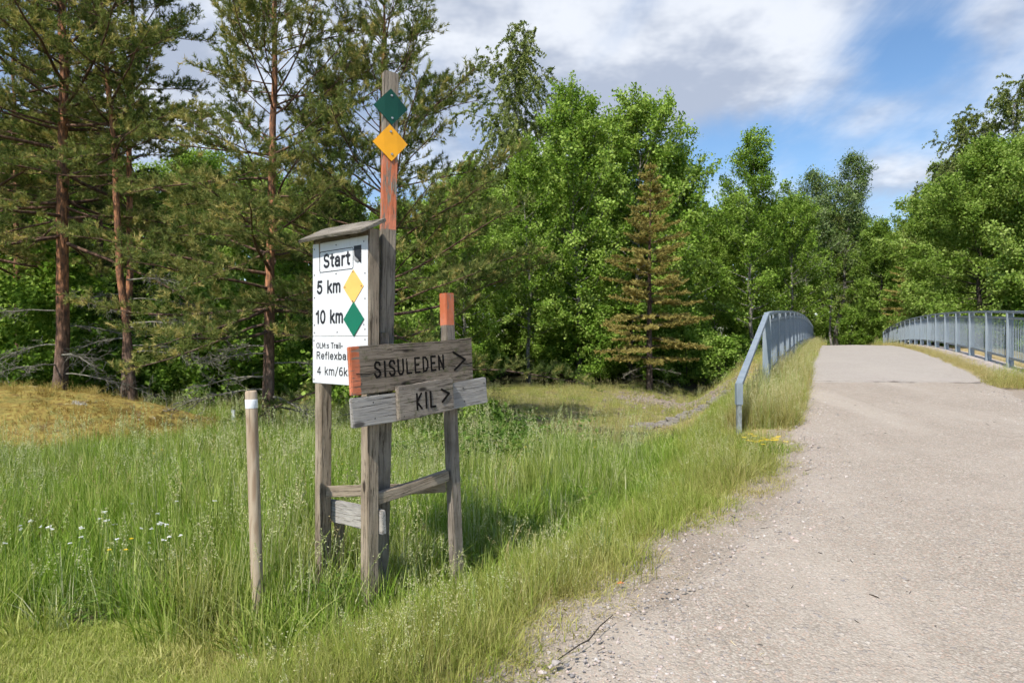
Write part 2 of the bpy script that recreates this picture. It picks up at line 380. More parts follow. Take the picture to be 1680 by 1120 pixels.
def mat_ground():
    m, N, L, out = new_mat('earth'); g = G(N, L); P = g.pos()
    gc, gh = gravel_colour(g, P)
    n1 = g.noise(P, 3.2, 6, .65); n2 = g.noise(P, 28, 5, .7); n3 = g.noise(P, .6, 4, .6)
    soil = g.ramp(n2, [(.3, (.05, .04, .025)), (.5, (.11, .09, .05)), (.7, (.17, .145, .085))])
    green = g.ramp(n2, [(.3, (.03, .055, .012)), (.55, (.075, .115, .03)), (.75, (.15, .17, .06))])
    dry = g.ramp(n2, [(.28, (.19, .13, .07)), (.5, (.36, .28, .14)), (.72, (.50, .41, .22))])
    litter = g.ramp(n2, [(.3, (.018, .015, .009)), (.55, (.05, .038, .022)), (.75, (.09, .07, .035))])
    c = g.mix(g.rng(n1, .38, .6), soil, green)
    c = g.mix(g.rng(g.math('ADD', g.attr('dry'), g.math('MULTIPLY', g.math('SUBTRACT', n1, .5), .9)), .3, .75), c, dry)
    c = g.mix(g.rng(g.math('ADD', g.attr('forest'), g.math('MULTIPLY', g.math('SUBTRACT', n1, .5), .8)), .35, .65), c, g.mix(g.rng(n3, .45, .6), litter, g.mix(.5, litter, (.05, .08, .02))))
    k = g.rng(g.math('ADD', g.attr('gravel'), g.math('MULTIPLY', g.math('SUBTRACT', g.noise(P, 5, 6, .7), .5), 1.1)), .42, .58)
    c = g.mix(k, c, g.mix(.2, gc, (.24, .18, .12)))
    sc = g.rng(g.math('ADD', g.attr('scree'), g.math('MULTIPLY', g.math('SUBTRACT', n1, .5), .7)), .4, .6)
    v = g.voro(P, 9, 'F1', 'Color'); s = N.new('ShaderNodeSeparateColor'); L.new(v, s.inputs[0])
    c = g.mix(sc, c, g.mix(g.rng(g.voro(P, 9), .35, .6), g.ramp(s.outputs[0], [(0, (.25, .17, .14)), (.6, (.42, .31, .27)), (1, (.52, .44, .40))]), (.06, .05, .04)))
    h = g.math('ADD', g.math('MULTIPLY', n2, .6), g.math('MULTIPLY', gh, k))
    g.principled(out, c, .95, g.bump(h, .7, .012), .1); return m
def mat_gravel():
    m, N, L, out = new_mat('crushed_stone'); g = G(N, L); P = g.pos()
    c, h = gravel_colour(g, P)
    lo = g.noise(P, 2.2, 4, .6)
    g.principled(out, c, .93, g.bump(g.math('ADD', h, g.math('MULTIPLY', lo, 2.)), .65, .006), .15); return m
def mat_deck():
    m, N, L, out = new_mat('worn_asphalt'); g = G(N, L); P = g.pos()
    v1 = g.voro(P, 110, 'F1', 'Color'); s1 = N.new('ShaderNodeSeparateColor'); L.new(v1, s1.inputs[0])
    c = g.ramp(s1.outputs[0], [(0, (.25, .217, .188)), (.5, (.345, .308, .27)), (1, (.43, .39, .348))])
    c = g.mix(g.math('MULTIPLY', g.rng(g.noise(P, .8, 6, .65), .4, .65), .45), c, (.385, .343, .302))
    c = g.mix(g.math('MULTIPLY', g.rng(g.noise(g.mapping(P, rot=(0, 0, .43), scale=(3, .25, 1)), 1., 5, .6), .5, .7), .3), c, (.33, .28, .26))
    g.principled(out, c, .9, g.bump(g.voro(P, 110), .3, .004), .15); return m

def axis(parts):
    return np.unique(np.round(np.concatenate([np.arange(a, b, s) for a, b, s in parts]), 4))
def build_ground():
    xs = axis([(-420, -60, 30), (-60, -20, 3), (-20, -9, .5), (-9, -4, .14), (-4, 8, .07), (8, 14, .2), (14, 40, 1.2), (40, 100, 6), (100, 451, 35)])
    ys = axis([(-40, -4, 4), (-4, 1.5, .5), (1.5, 6, .06), (6, 12, .1), (12, 20, .25), (20, 50, .9), (50, 120, 6), (120, 700, 60)])
    X, Y = np.meshgrid(xs, ys); Z = ground_z(X, Y); nx = len(xs); ny = len(ys)
    i = np.arange(ny - 1)[:, None]*nx + np.arange(nx - 1)[None]
    F = np.stack([i, i + 1, i + nx + 1, i + nx], -1).reshape(-1, 4)
    tl = edge_l(Y) - X; tr = X - edge_r(Y)
    out_ = np.maximum(tl, tr)
    wid = .36 + .70*smooth(7.5, 3, Y)
    gravel = np.clip(1 - out_/wid*.5, 0, 1)*smooth(13, 11.8, Y)
    dry = smooth(2.6, .5, out_)*.95 + smooth(9.5, 12, Y)*smooth(30, 24, Y)*smooth(-3, 1, X)*.50 + .25*smooth(-1.5, 0, X)*smooth(4.2, 2.8, Y)
    forest = np.maximum(smooth(23.5, 27, Y + .15*(X > 0)*X), smooth(11.0, 13.5, Y + .35*np.clip(X + 3, -6, 9)*-1.0*(X < 6)))*smooth(-6, -1, -X*0 + 0 + (tl > 0)*6 - 3)
    forest = np.maximum(smooth(24.5, 27.5, Y), smooth(12.2, 14.5, Y)*smooth(1.2, -1.5, X))*(out_ > .9)
    lawn = smooth(.2, -.2, Y - (3.42 - .35*smooth(-1.9, -1.2, X)))*smooth(-1.0, -1.4, X)
    scree = np.exp(-(((X - 4.7)/1.3)**2 + ((Y - 19.2)/3.6)**2)**1.5)*(tl > .8)
    me = mesh_np('ground', np.stack([X, Y, Z], -1).reshape(-1, 3), F, attrs=dict(gravel=gravel.ravel(), dry=np.maximum(dry - lawn*.3, 0).ravel(), forest=forest.ravel(), scree=scree.ravel()))
    tag(link('ground', me, mat=mat_ground()), kind='structure')
build_ground()

def sheet(name, y0, y1, dy, fl, fr, dz, nu, mat, ragged=0., crown=.02):
    ys = np.arange(y0, y1 + 1e-6, dy); u = np.linspace(0, 1, nu)
    Y = np.repeat(ys[:, None], nu, 1); U = np.repeat(u[None], len(ys), 0)
    a = fl(ys) ; b = fr(ys)
    if ragged:
        a = a + ragged*(wav(ys*0, ys, 3.1) + .6*wav(ys*0 + 4, ys, 9)); b = b + ragged*wav(ys*0 + 9, ys, 3.3)
    X = a[:, None] + (b - a)[:, None]*U
    Z = path_z(Y) + dz + crown*(1 - (2*U - 1)**2) + .006*wav(X, Y, 2.2)*(1 - (2*U - 1)**8)
    edge = np.minimum(U, 1 - U)
    if ragged: Z = Z - .035*smooth(.035, 0, edge)
    i = np.arange(len(ys) - 1)[:, None]*nu + np.arange(nu - 1)[None]
    F = np.stack([i, i + 1, i + nu + 1, i + nu], -1).reshape(-1, 4)
    return tag(link(name, mesh_np(name, np.stack([X, Y, Z], -1).reshape(-1, 3), F), mat=mat), kind='structure')
M_GRAVEL = mat_gravel(); M_DECK = mat_deck()
sheet('gravel_path', -6, 11.86, .1, lambda y: edge_l(y) - .05, edge_r, .006, 60, M_GRAVEL, ragged=.07)
sheet('far_path', 46, 110, 1., edge_l, edge_r, .006, 8, M_GRAVEL)
# dark, cracked expansion joint between gravel and bridge deck
def joint():
    n = 60; x = np.linspace(float(edge_l(11.9)) - .05, float(edge_r(11.9)) - .05, n)
    y = 11.86 + .02*np.sin(x*7) + .025*np.sin(x*17 + 1) - (x - x[0])*.03
    w = .022 + .015*np.sin(x*5) + .012*np.sin(x*23)
    z = path_z(y) + .034
    V = np.concatenate([np.stack([x, y - w, z + .003], 1), np.stack([x, y + w, z + .003], 1)]); i = np.arange(n - 1)
    F = np.stack([i, i + 1, i + n + 1, i + n], 1)
    tag(link('deck_joint', mesh_np('deck_joint', V, F), mat=mat_plain('joint_tar', (.16, .125, .11), .9, .1, var=.5, scale=30)), kind='structure')

M_CONC = mat_plain('edge_concrete', (.40, .345, .31), .9, .1, var=.25, scale=8)
def bridge_deck():
    ys = np.arange(11.7, 46.4, .6); prof = []
    # cross section: slab with raised edge beams under the railings
    def sec(y):
        l, r = float(edge_l(y)), float(edge_r(y)); z = float(path_z(y)); a, b = float(rail_l(y)), float(rail_r(y))
        return [(a - .28, z - .75), (a - .28, z + .05), (a + .18, z + .05), (a + .22, z + .004), (l, z + .0), ((l + r)/2, z + .025), (r, z + .0), (b - .26, z + .004), (b - .2, z + .06), (b + .28, z + .06), (b + .28, z - .75)]
    V = []; F = []; k = 11
    for j, y in enumerate(ys):
        V += [(p[0], y, p[1]) for p in sec(y)]
    for j in range(len(ys) - 1):
        for i in range(k): F.append((j*k + i, j*k + (i + 1) % k, (j + 1)*k + (i + 1) % k, (j + 1)*k + i))
    me = mesh_np('bridge_deck', V, F, smooth_=False); o = link('bridge_deck', me)
    me.materials.append(M_CONC); me.materials.append(M_DECK)
    idx = np.zeros(len(F), np.int32)
    for n_, f in enumerate(F):
        if n_ % k in (3, 4, 5, 6): idx[n_] = 1
    me.polygons.foreach_set('material_index', idx)
    return tag(o, kind='structure')
bridge_deck(); joint()

# ---- railings
M_STEEL = None
def mat_steel():
    m, N, L, out = new_mat('painted_steel'); g = G(N, L); co = g.coord()
    n = g.noise(g.mapping(co, scale=(1, 1, .3)), 9, 6, .65); f = g.noise(co, 60, 4, .7)
    c = g.mix(g.rng(n, .35, .7), (.185, .225, .262), (.25, .29, .325))
    c = g.mix(g.math('MULTIPLY', g.rng(g.noise(g.mapping(co, scale=(6, 6, .5)), 5, 5, .6), .55, .75), .45), c, (.15, .17, .18))
    c = g.mix(g.math('MULTIPLY', g.rng(f, .62, .72), .5), c, (.16, .12, .09))
    g.principled(out, c, .5, None, .35); return m
M_STEEL = mat_steel()
M_ZINC = mat_plain('bare_galvanised', (.23, .25, .25), .55, .4, .3, .3, 25)
def box_me(name, sx, sy, sz, oz=0., bev=.004):
    bm = bmesh.new(); bmesh.ops.create_cube(bm, size=1); bmesh.ops.scale(bm, vec=(sx, sy, sz), verts=bm.verts); bmesh.ops.translate(bm, vec=(0, 0, oz), verts=bm.verts)
    if bev: bmesh.ops.bevel(bm, geom=list(bm.edges), offset=bev, segments=1, affect='EDGES')
    me = bpy.data.meshes.new(name); bm.to_mesh(me); bm.free(); return me
def prism_along(name, pts, w, h, mat, parent, up=(0, 0, 1)):
    """rectangular bar swept along points; w across, h high"""
    V = []; pts = [Vector(p) for p in pts]
    for i, p in enumerate(pts):
        d = (pts[min(i + 1, len(pts) - 1)] - pts[max(i - 1, 0)]).normalized(); side = d.cross(Vector(up)).normalized(); u = side.cross(d)
        for a, b in ((-1, -1), (1, -1), (1, 1), (-1, 1)): V.append(p + side*a*w/2 + u*b*h/2)
    F = []
    for i in range(len(pts) - 1):
        for k in range(4): F.append((i*4 + k, i*4 + (k + 1) % 4, i*4 + 4 + (k + 1) % 4, i*4 + 4 + k))
    F += [(3, 2, 1, 0), tuple(len(V) - 4 + k for k in range(4))]
    o = link(name, mesh_np(name, [tuple(v) for v in V], F, smooth_=False), mat=mat)
    set_world(o, Matrix.Identity(4), parent); return o
ANG = -math.atan(SLOPE)
DIR = Vector((SLOPE, 1, 0)).normalized()
post_me = box_me('post', .13, .06, 1.14, .57); post_me.materials.append(M_STEEL)
bal_me = box_me('baluster', .012, .012, .80, 0, 0); bal_me.materials.append(M_STEEL)
plate_me = box_me('base_plate', .22, .16, .016, 0, .002); plate_me.materials.append(M_ZINC)
def railing(name, label, rail, y0, n, side, slant, near, extra):
    root = empty(name, (float(rail(y0)), y0, float(path_z(y0))))
    tag(root, label, 'railing', 'steel railings of the footbridge')
    ys = [y0 + 1.92*k for k in range(n)]
    for y in ys:
        o = bpy.data.objects.new('post', post_me); COL.objects.link(o)
        set_world(o, Matrix.Translation((float(rail(y)), y, float(path_z(y)) + .05)) @ Matrix.Rotation(ANG, 4, 'Z'), root)
        b = bpy.data.objects.new('base_plate', plate_me); COL.objects.link(b)
        set_world(b, Matrix.Translation((float(rail(y)), y, float(path_z(y)) + .058)) @ Matrix.Rotation(ANG, 4, 'Z'), root)
    def line(h, a, b, step=.64, off=0.):
        yy = np.arange(a, b + 1e-6, step); return [(float(rail(y)) + off, y, float(path_z(y)) + h) for y in yy]
    hr = line(1.215, ys[0] - (.25 if not slant else 0), ys[-1] + .1)
    prism_along('handrail', hr, .085, .05, M_STEEL, root)
    off = side*.02
    for k in range(n - 1):
        a, b = ys[k] + .06, ys[k + 1] - .06
        prism_along('top_bar', line(1.09, a, b, (b - a)/3, off), .03, .045, M_STEEL, root)
        prism_along('bottom_bar', line(.27, a, b, (b - a)/3, off), .03, .05, M_STEEL, root)
        m = 15; yb = [a + (b - a)*(i + .5)/m for i in range(m)]
        if k < near:
            for y in yb:
                o = bpy.data.objects.new('baluster', bal_me); COL.objects.link(o)
                set_world(o, Matrix.Translation((float(rail(y)) + off, y, float(path_z(y)) + .68)) @ Matrix.Rotation(ANG, 4, 'Z'), root)
        else:
            V = []; F = []; base = [tuple(v.co) for v in bal_me.vertices]; bf = [tuple(p.vertices) for p in bal_me.polygons]
            R = Matrix.Rotation(ANG, 3, 'Z')
            for y in yb:
                q = len(V); c = Vector((float(rail(y)) + off, y, float(path_z(y)) + .68))
                V += [tuple(R @ Vector(v) + c) for v in base]; F += [tuple(i + q for i in f) for f in bf]
            o = link('baluster_infill', mesh_np('baluster_infill', V, F, smooth_=False), mat=M_STEEL); o['kind'] = 'stuff'
            set_world(o, Matrix.Identity(4), root)
    if slant:
        z0 = float(path_z(ys[0])) + 1.215
        a = Vector((float(rail(ys[0])) , ys[0], z0)); yb = 7.75
        b = Vector((float(rail(yb)), yb, EYE - .495)); c = b + Vector((0, 0, -.22)); d = b + Vector((0, 0, -1.0))
        prism_along('end_bar', [a + DIR*.02, b, ], .075, .05, M_STEEL, root)
        prism_along('end_bend', [b + Vector((0, 0, .02)), c], .07, .07, M_STEEL, root, up=(0, 1, 0))
        prism_along('end_foot', [c, d], .05, .05, M_ZINC, root, up=(0, 1, 0))
    return root
railing('bridge_railing', 'blue grey steel railing with slanted end bar beside the long grass', rail_l, 11.2, 19, 1, True, 2, 0)
railing('bridge_railing', 'blue grey steel railing along the far side of the bridge deck, showing its thin bars', rail_r, 10.31, 20, -1, False, 5, 0)

# ---- mossy outcrop and abutment
def outcrop():
    m, N, L, out = new_mat('mossy_rock'); g = G(N, L); P = g.pos()
    n1 = g.noise(P, 2.0, 6, .62); n2 = g.noise(P, 16, 6, .7); n3 = g.noise(P, 5, 5, .6)
    moss = g.ramp(n2, [(.28, (.10, .055, .02)), (.45, (.25, .175, .05)), (.6, (.32, .265, .075)), (.78, (.42, .37, .12))])
    moss = g.mix(g.math('MULTIPLY', g.rng(n3, .5, .66), .7), moss, (.17, .17, .05))
    moss = g.mix(g.math('MULTIPLY', g.rng(g.noise(P, 3.3, 5, .6), .55, .7), .75), moss, (.10, .065, .035))
    rock = g.ramp(n2, [(.3, (.20, .195, .19)), (.6, (.38, .37, .36)), (.8, (.5, .49, .48))])
    c = g.mix(g.rng(n1, .60, .66), moss, rock)
    g.principled(out, c, .95, g.bump(g.math('ADD', n2, n3), .9, .04), .08)
    na, nr = 150, 60; V = []; F = []
    a = np.arange(na)/na*2*math.pi; r = np.linspace(0, 1.05, nr)
    A, R = np.meshgrid(a, r); X = HUMP[0] + R*HUMP[2]*np.cos(A)*(1 + .07*np.sin(3*A + 1)); Y = HUMP[1] + R*HUMP[3]*np.sin(A)*(1 + .07*np.sin(4*A))
    rr = np.minimum(R, 1); Z = ground_z(X, Y) - .06 + HUMP[4]*np.cos(rr*math.pi/2)**1.05 + (.05*wav(X, Y, 1.6) + .03*wav(X, Y, 4.5) + .015*wav(X, Y, 11))*(1 - rr) - .1*(R > 1)
    i = np.arange(nr - 1)[:, None]*na + np.arange(na)[None]; j = np.arange(nr - 1)[:, None]*na + (np.arange(na)[None] + 1) % na
    F = np.stack([i, j, j + na, i + na], -1).reshape(-1, 4)
    o = link('mossy_outcrop', mesh_np('mossy_outcrop', np.stack([X, Y, Z], -1).reshape(-1, 3), F), mat=m)
    tag(o, 'low rounded rock outcrop covered in golden brown moss below the pines', 'rock')
    return X, Y, Z
outcrop()
# ------------------------------------------------------------------ signs
W_GREY = mat_wood('weathered_wood', (.25, .198, .145), (.375, .31, .235), (.078, .058, .042), moss=.2)
W_DARK = mat_wood('old_dark_wood', (.15, .12, .095), (.235, .195, .155), (.05, .04, .032), moss=.35)
W_MID = mat_wood('board_wood', (.20, .17, .14), (.31, .27, .225), (.065, .053, .044), moss=.5)
W_ROOF = mat_wood('roof_plank_wood', (.17, .148, .12), (.27, .24, .20), (.06, .05, .04), moss=.5)
W_FRESH = mat_wood('pale_board_wood', (.30, .285, .27), (.40, .375, .34), (.17, .155, .14), moss=.05)
ORANGE = (.44, .125, .055)
W_SIS = mat_wood('orange_ended_wood', (.155, .125, .095), (.26, .215, .17), (.045, .035, .028), moss=.6, paint=(ORANGE, -.1, .055), wear=.05)
def mat_sheet():
    m, N, L, out = new_mat('white_sheet'); g = G(N, L); co = g.coord()
    st = g.noise(g.mapping(co, scale=(14, 1.2, 1)), 2., 5, .6); bl = g.noise(co, 7, 5, .6)
    c = g.mix(g.math('MULTIPLY', g.rng(st, .5, .75), .35), (.63, .64, .66), (.46, .46, .44))
    c = g.mix(g.math('MULTIPLY', g.rng(bl, .55, .75), .25), c, (.50, .50, .46))
    g.principled(out, c, g.rng(bl, .3, .7, .28, .5), g.bump(g.noise(co, 3, 2), .12, .02), .5); return m
M_WHITE = mat_sheet()
M_BLACK = mat_plain('black_lettering', (.018, .018, .022), .5, .3)
M_CARVE = mat_plain('dark_groove', (.012, .010, .009), .9, .1)  # near-black raised strokes drawn for the carved letters, arrows and crack
M_GREEN = mat_plain('green_plate', (.0, .135, .075), .4, .4, var=.06, scale=8)
M_DKGREEN = mat_plain('dark_green_plate', (.003, .052, .032), .4, .4, var=.06, scale=8)
M_YELLOW = mat_plain('faded_yellow_plate', (.80, .46, .12), .45, .4, var=.05, scale=8)
M_GOLD = mat_plain('golden_plate', (.80, .36, .012), .4, .4, var=.05, scale=8)
M_SCREW = mat_plain('screw_head', (.10, .09, .085), .5, .4, .5)
M_BOLT = mat_plain('zinc_bolt', (.45, .45, .45), .4, .4, .6)

def frame_of(p0, p1, face):
    p0 = Vector(p0); X = Vector(p1) - p0; ln = X.length; X.normalize(); Z = Vector(face); Z = (Z - X*Z.dot(X)).normalized(); Y = Z.cross(X)
    return Matrix.Translation(p0) @ Matrix((X, Y, Z)).transposed().to_4x4(), ln
def text_mesh(name, s, x0, x1, y0, y1, ext=.0006, bold=0.):
    cu = bpy.data.curves.new(name, 'FONT'); cu.body = s; cu.size = 1; cu.offset = bold
    ob = bpy.data.objects.new(name, cu); COL.objects.link(ob)
    bpy.context.view_layer.update()
    me = bpy.data.meshes.new_from_object(ob.evaluated_get(bpy.context.evaluated_depsgraph_get()))
    bpy.data.objects.remove(ob); bpy.data.curves.remove(cu)
    co = np.empty(len(me.vertices)*3, np.float32); me.vertices.foreach_get('co', co); co = co.reshape(-1, 3)
    lo, hi = co.min(0), co.max(0)
    co[:, 0] = x0 + (co[:, 0] - lo[0])/(hi[0] - lo[0])*(x1 - x0); co[:, 1] = y0 + (co[:, 1] - lo[1])/(hi[1] - lo[1])*(y1 - y0); co[:, 2] = ext
    me.vertices.foreach_set('co', co.ravel()); me.update(); me.name = name; me.materials.clear(); return me
def arc(cx, cy, rx, ry, a0, a1, n=9):
    return [(cx + rx*math.cos(math.radians(a0 + (a1 - a0)*i/(n - 1))), cy + ry*math.sin(math.radians(a0 + (a1 - a0)*i/(n - 1)))) for i in range(n)]
SANS = {' ': (.30, []), 'S': (.60, [arc(.30, .745, .23, .25, 25, 265) + arc(.30, .25, .25, .25, 85, -155)]), 't': (.34, [[(.16, .95), (.16, .18)] + arc(.27, .15, .11, .13, 180, 280, 5), [(.0, .70), (.33, .70)]]),
  'a': (.52, [arc(.24, .50, .19, .20, 165, 0) + [(.44, 0)], arc(.23, .205, .20, .20, 0, 360, 13)]), 'r': (.34, [[(.06, .70), (.06, 0)], arc(.28, .42, .22, .27, 180, 85, 6)]),
  '5': (.56, [[(.49, 1), (.12, 1), (.07, .50)] + arc(.26, .33, .25, .33, 125, -155)]), 'k': (.48, [[(.06, 1), (.06, 0)], [(.43, .70), (.06, .27)], [(.18, .41), (.46, 0)]]),
  'm': (.80, [[(.06, .70), (.06, 0)], arc(.23, .47, .17, .23, 180, 0, 7) + [(.40, 0)], arc(.57, .47, .17, .23, 180, 0, 7) + [(.74, 0)]]), '1': (.38, [[(.05, .78), (.20, .84), (.27, 1), (.27, 0)]]),
  '0': (.58, [arc(.29, .5, .24, .5, 0, 360, 19)]), 'O': (.72, [arc(.36, .5, .32, .5, 0, 360, 19)]), 'L': (.48, [[(.06, 1), (.06, 0), (.46, 0)]]), 'M': (.74, [[(.06, 0), (.06, 1), (.37, .25), (.68, 1), (.68, 0)]]),
  ':': (.20, [[(.1, .08), (.1, .10)], [(.1, .58), (.1, .60)]]), 's': (.44, [arc(.22, .535, .16, .165, 25, 265, 7) + arc(.22, .18, .18, .18, 85, -155, 7)]), 'T': (.56, [[(.02, 1), (.54, 1)], [(.28, 1), (.28, 0)]]),
  'i': (.14, [[(.07, .70), (.07, 0)], [(.07, .95), (.07, .97)]]), 'l': (.14, [[(.07, 1), (.07, 0)]]), '-': (.34, [[(.02, .38), (.32, .38)]]), 'R': (.60, [[(.07, 0), (.07, 1), (.32, 1)] + arc(.32, .76, .22, .24, 90, -90, 7) + [(.07, .52)], [(.32, .52), (.56, 0)]]),
  'e': (.52, [[(.05, .36), (.47, .36)] + arc(.26, .35, .21, .35, 0, 315, 11)]), 'f': (.32, [[(.12, 0), (.12, .78)] + arc(.25, .80, .13, .20, 180, 80, 5), [(.0, .66), (.30, .66)]]), 'x': (.46, [[(.03, .70), (.43, 0)], [(.43, .70), (.03, 0)]]),
  'b': (.54, [[(.06, 1), (.06, 0)], arc(.27, .35, .21, .35, 0, 360, 13)]), 'n': (.50, [[(.06, .70), (.06, 0)], arc(.25, .45, .19, .25, 180, 0, 7) + [(.44, 0)]]), '4': (.56, [[(.40, 0), (.40, 1), (.03, .28), (.54, .28)]]),
  '/': (.40, [[(.02, -.1), (.38, 1.05)]]), '6': (.56, [arc(.28, .31, .23, .31, 0, 360, 13), arc(.34, .40, .29, .60, 75, 190, 7)])}
def sans_mesh(s, x0, x1, y0, h, w):
    gap = .15; tot = sum(SANS[c][0] for c in s) + gap*(len(s) - 1); kx = (x1 - x0 - w)/tot; x = x0 + w/2; out = []
    for c in s:
        wd, pl = SANS[c]
        for l in pl: out.append([(x + p[0]*kx, y0 + w/2 + p[1]*(h - w)) for p in l])
        x += (wd + gap)*kx
    return strokes_mesh('lettering', out, w, .0002, .0008)
def on_board(name, me, mw, parent, mat):
    if mat is not None and len(me.materials) == 0: me.materials.append(mat)
    o = bpy.data.objects.new(name, me); COL.objects.link(o); set_world(o, mw, parent); return o
def strokes_mesh(name, lines, w, z0, z1):
    """routed letter strokes: flat-ended bars with rounded tips along polylines in board X, Y"""
    bm = bmesh.new()
    for pl in lines:
        for (ax, ay), (bx, by) in zip(pl[:-1], pl[1:]):
            d = Vector((bx - ax, by - ay, 0)); l = d.length
            if l < 1e-6: continue
            d.normalize(); n = Vector((-d.y, d.x, 0)); A = Vector((ax, ay, 0)); B = Vector((bx, by, 0)); pts = []
            for k in range(7): a = math.pi/2 + math.pi*k/6; pts.append(A + (d*math.cos(a) + n*math.sin(a))*w/2)
            for k in range(7): a = -math.pi/2 + math.pi*k/6; pts.append(B + (d*math.cos(a) + n*math.sin(a))*w/2)
            top = [bm.verts.new((p.x, p.y, z1)) for p in pts]; bot = [bm.verts.new((p.x, p.y, z0)) for p in pts]
            bm.faces.new(top)
            for i in range(14): bm.faces.new((bot[i], bot[(i + 1) % 14], top[(i + 1) % 14], top[i]))
            z1 += .000012
    me = bpy.data.meshes.new(name); bm.to_mesh(me); bm.free(); return me
GL = {'S': [[(.95, .78), (.8, .97), (.3, 1), (.06, .82), (.12, .62), (.82, .42), (.95, .2), (.75, .02), (.25, 0), (.03, .2)]], 'I': [[(.5, 0), (.5, 1)]],
      'U': [[(.05, 1), (.05, .22), (.3, 0), (.7, 0), (.95, .22), (.95, 1)]], 'L': [[(.08, 1), (.08, 0), (.9, 0)]], 'E': [[(.9, 1), (.08, 1), (.08, 0), (.9, 0)], [(.08, .52), (.75, .52)]],
      'D': [[(.08, 0), (.08, 1), (.55, .98), (.92, .72), (.92, .28), (.55, .02), (.08, 0)]], 'N': [[(.06, 0), (.06, 1), (.94, 0), (.94, 1)]], 'K': [[(.08, 0), (.08, 1)], [(.9, 1), (.08, .45), (.9, 0)]]}
def word_lines(s, x0, x1, yc, h):
    ws = [.45 if c == 'I' else 1. for c in s]; gap = .55; tot = sum(ws) + gap*(len(s) - 1); k = (x1 - x0)/tot; x = x0; out = []
    for c, w in zip(s, ws):
        for pl in GL[c]: out.append([(x + p[0]*w*k, yc - h/2 + p[1]*h + random.uniform(-.001, .001)) for p in pl])
        x += (w + gap)*k
    return out
def diamond_me(name, r, t, bend=0.):
    """square plate standing on its corner, creased a little along the vertical"""
    n = 6; V = []; F = []
    prof = [(0, 1), (1, 0), (0, -1), (-1, 0)]
    z = lambda x: -bend*max(0, abs(x) - .38)
    def ring(zz): return [(0, r, zz), (.38*r, .62*r, zz), (r, 0, zz - bend*r), (.38*r, -.62*r, zz), (0, -r, zz), (-.38*r, -.62*r, zz), (-r, 0, zz - bend*r), (-.38*r, .62*r, zz)]
    V = ring(t) + ring(0)
    F = [(0, 7, 5, 4), (0, 4, 3, 1), (1, 3, 2), (7, 6, 5)] + [(i, i + 8, (i + 1) % 8 + 8, (i + 1) % 8) for i in range(8)] + [(8, 12, 13, 15), (8, 9, 11, 12), (9, 10, 11), (15, 13, 14)]
    me = bpy.data.meshes.new(name); me.from_pydata(V, [], F); me.update(); return me
def disc_me(name, r, h, n=10):
    V = [(r*math.cos(k/n*6.2832), r*math.sin(k/n*6.2832), 0) for k in range(n)] + [(r*.8*math.cos(k/n*6.2832), r*.8*math.sin(k/n*6.2832), h) for k in range(n)]
    me = bpy.data.meshes.new(name); me.from_pydata(V, [], [tuple(range(n, 2*n))] + [(k, (k + 1) % n, (k + 1) % n + n, k + n) for k in range(n)]); me.update(); return me
UP = Vector((0, 0, 1))
aA = Vector((.742, -.671, 0)).normalized(); nA = Vector((-.671, -.742, 0)).normalized()
aB = Vector((.70, .714, 0)).normalized(); nB = Vector((.714, -.70, 0)).normalized()
def R3(x, y, zr): return Vector((x, y, EYE + zr))       # z measured from eye level

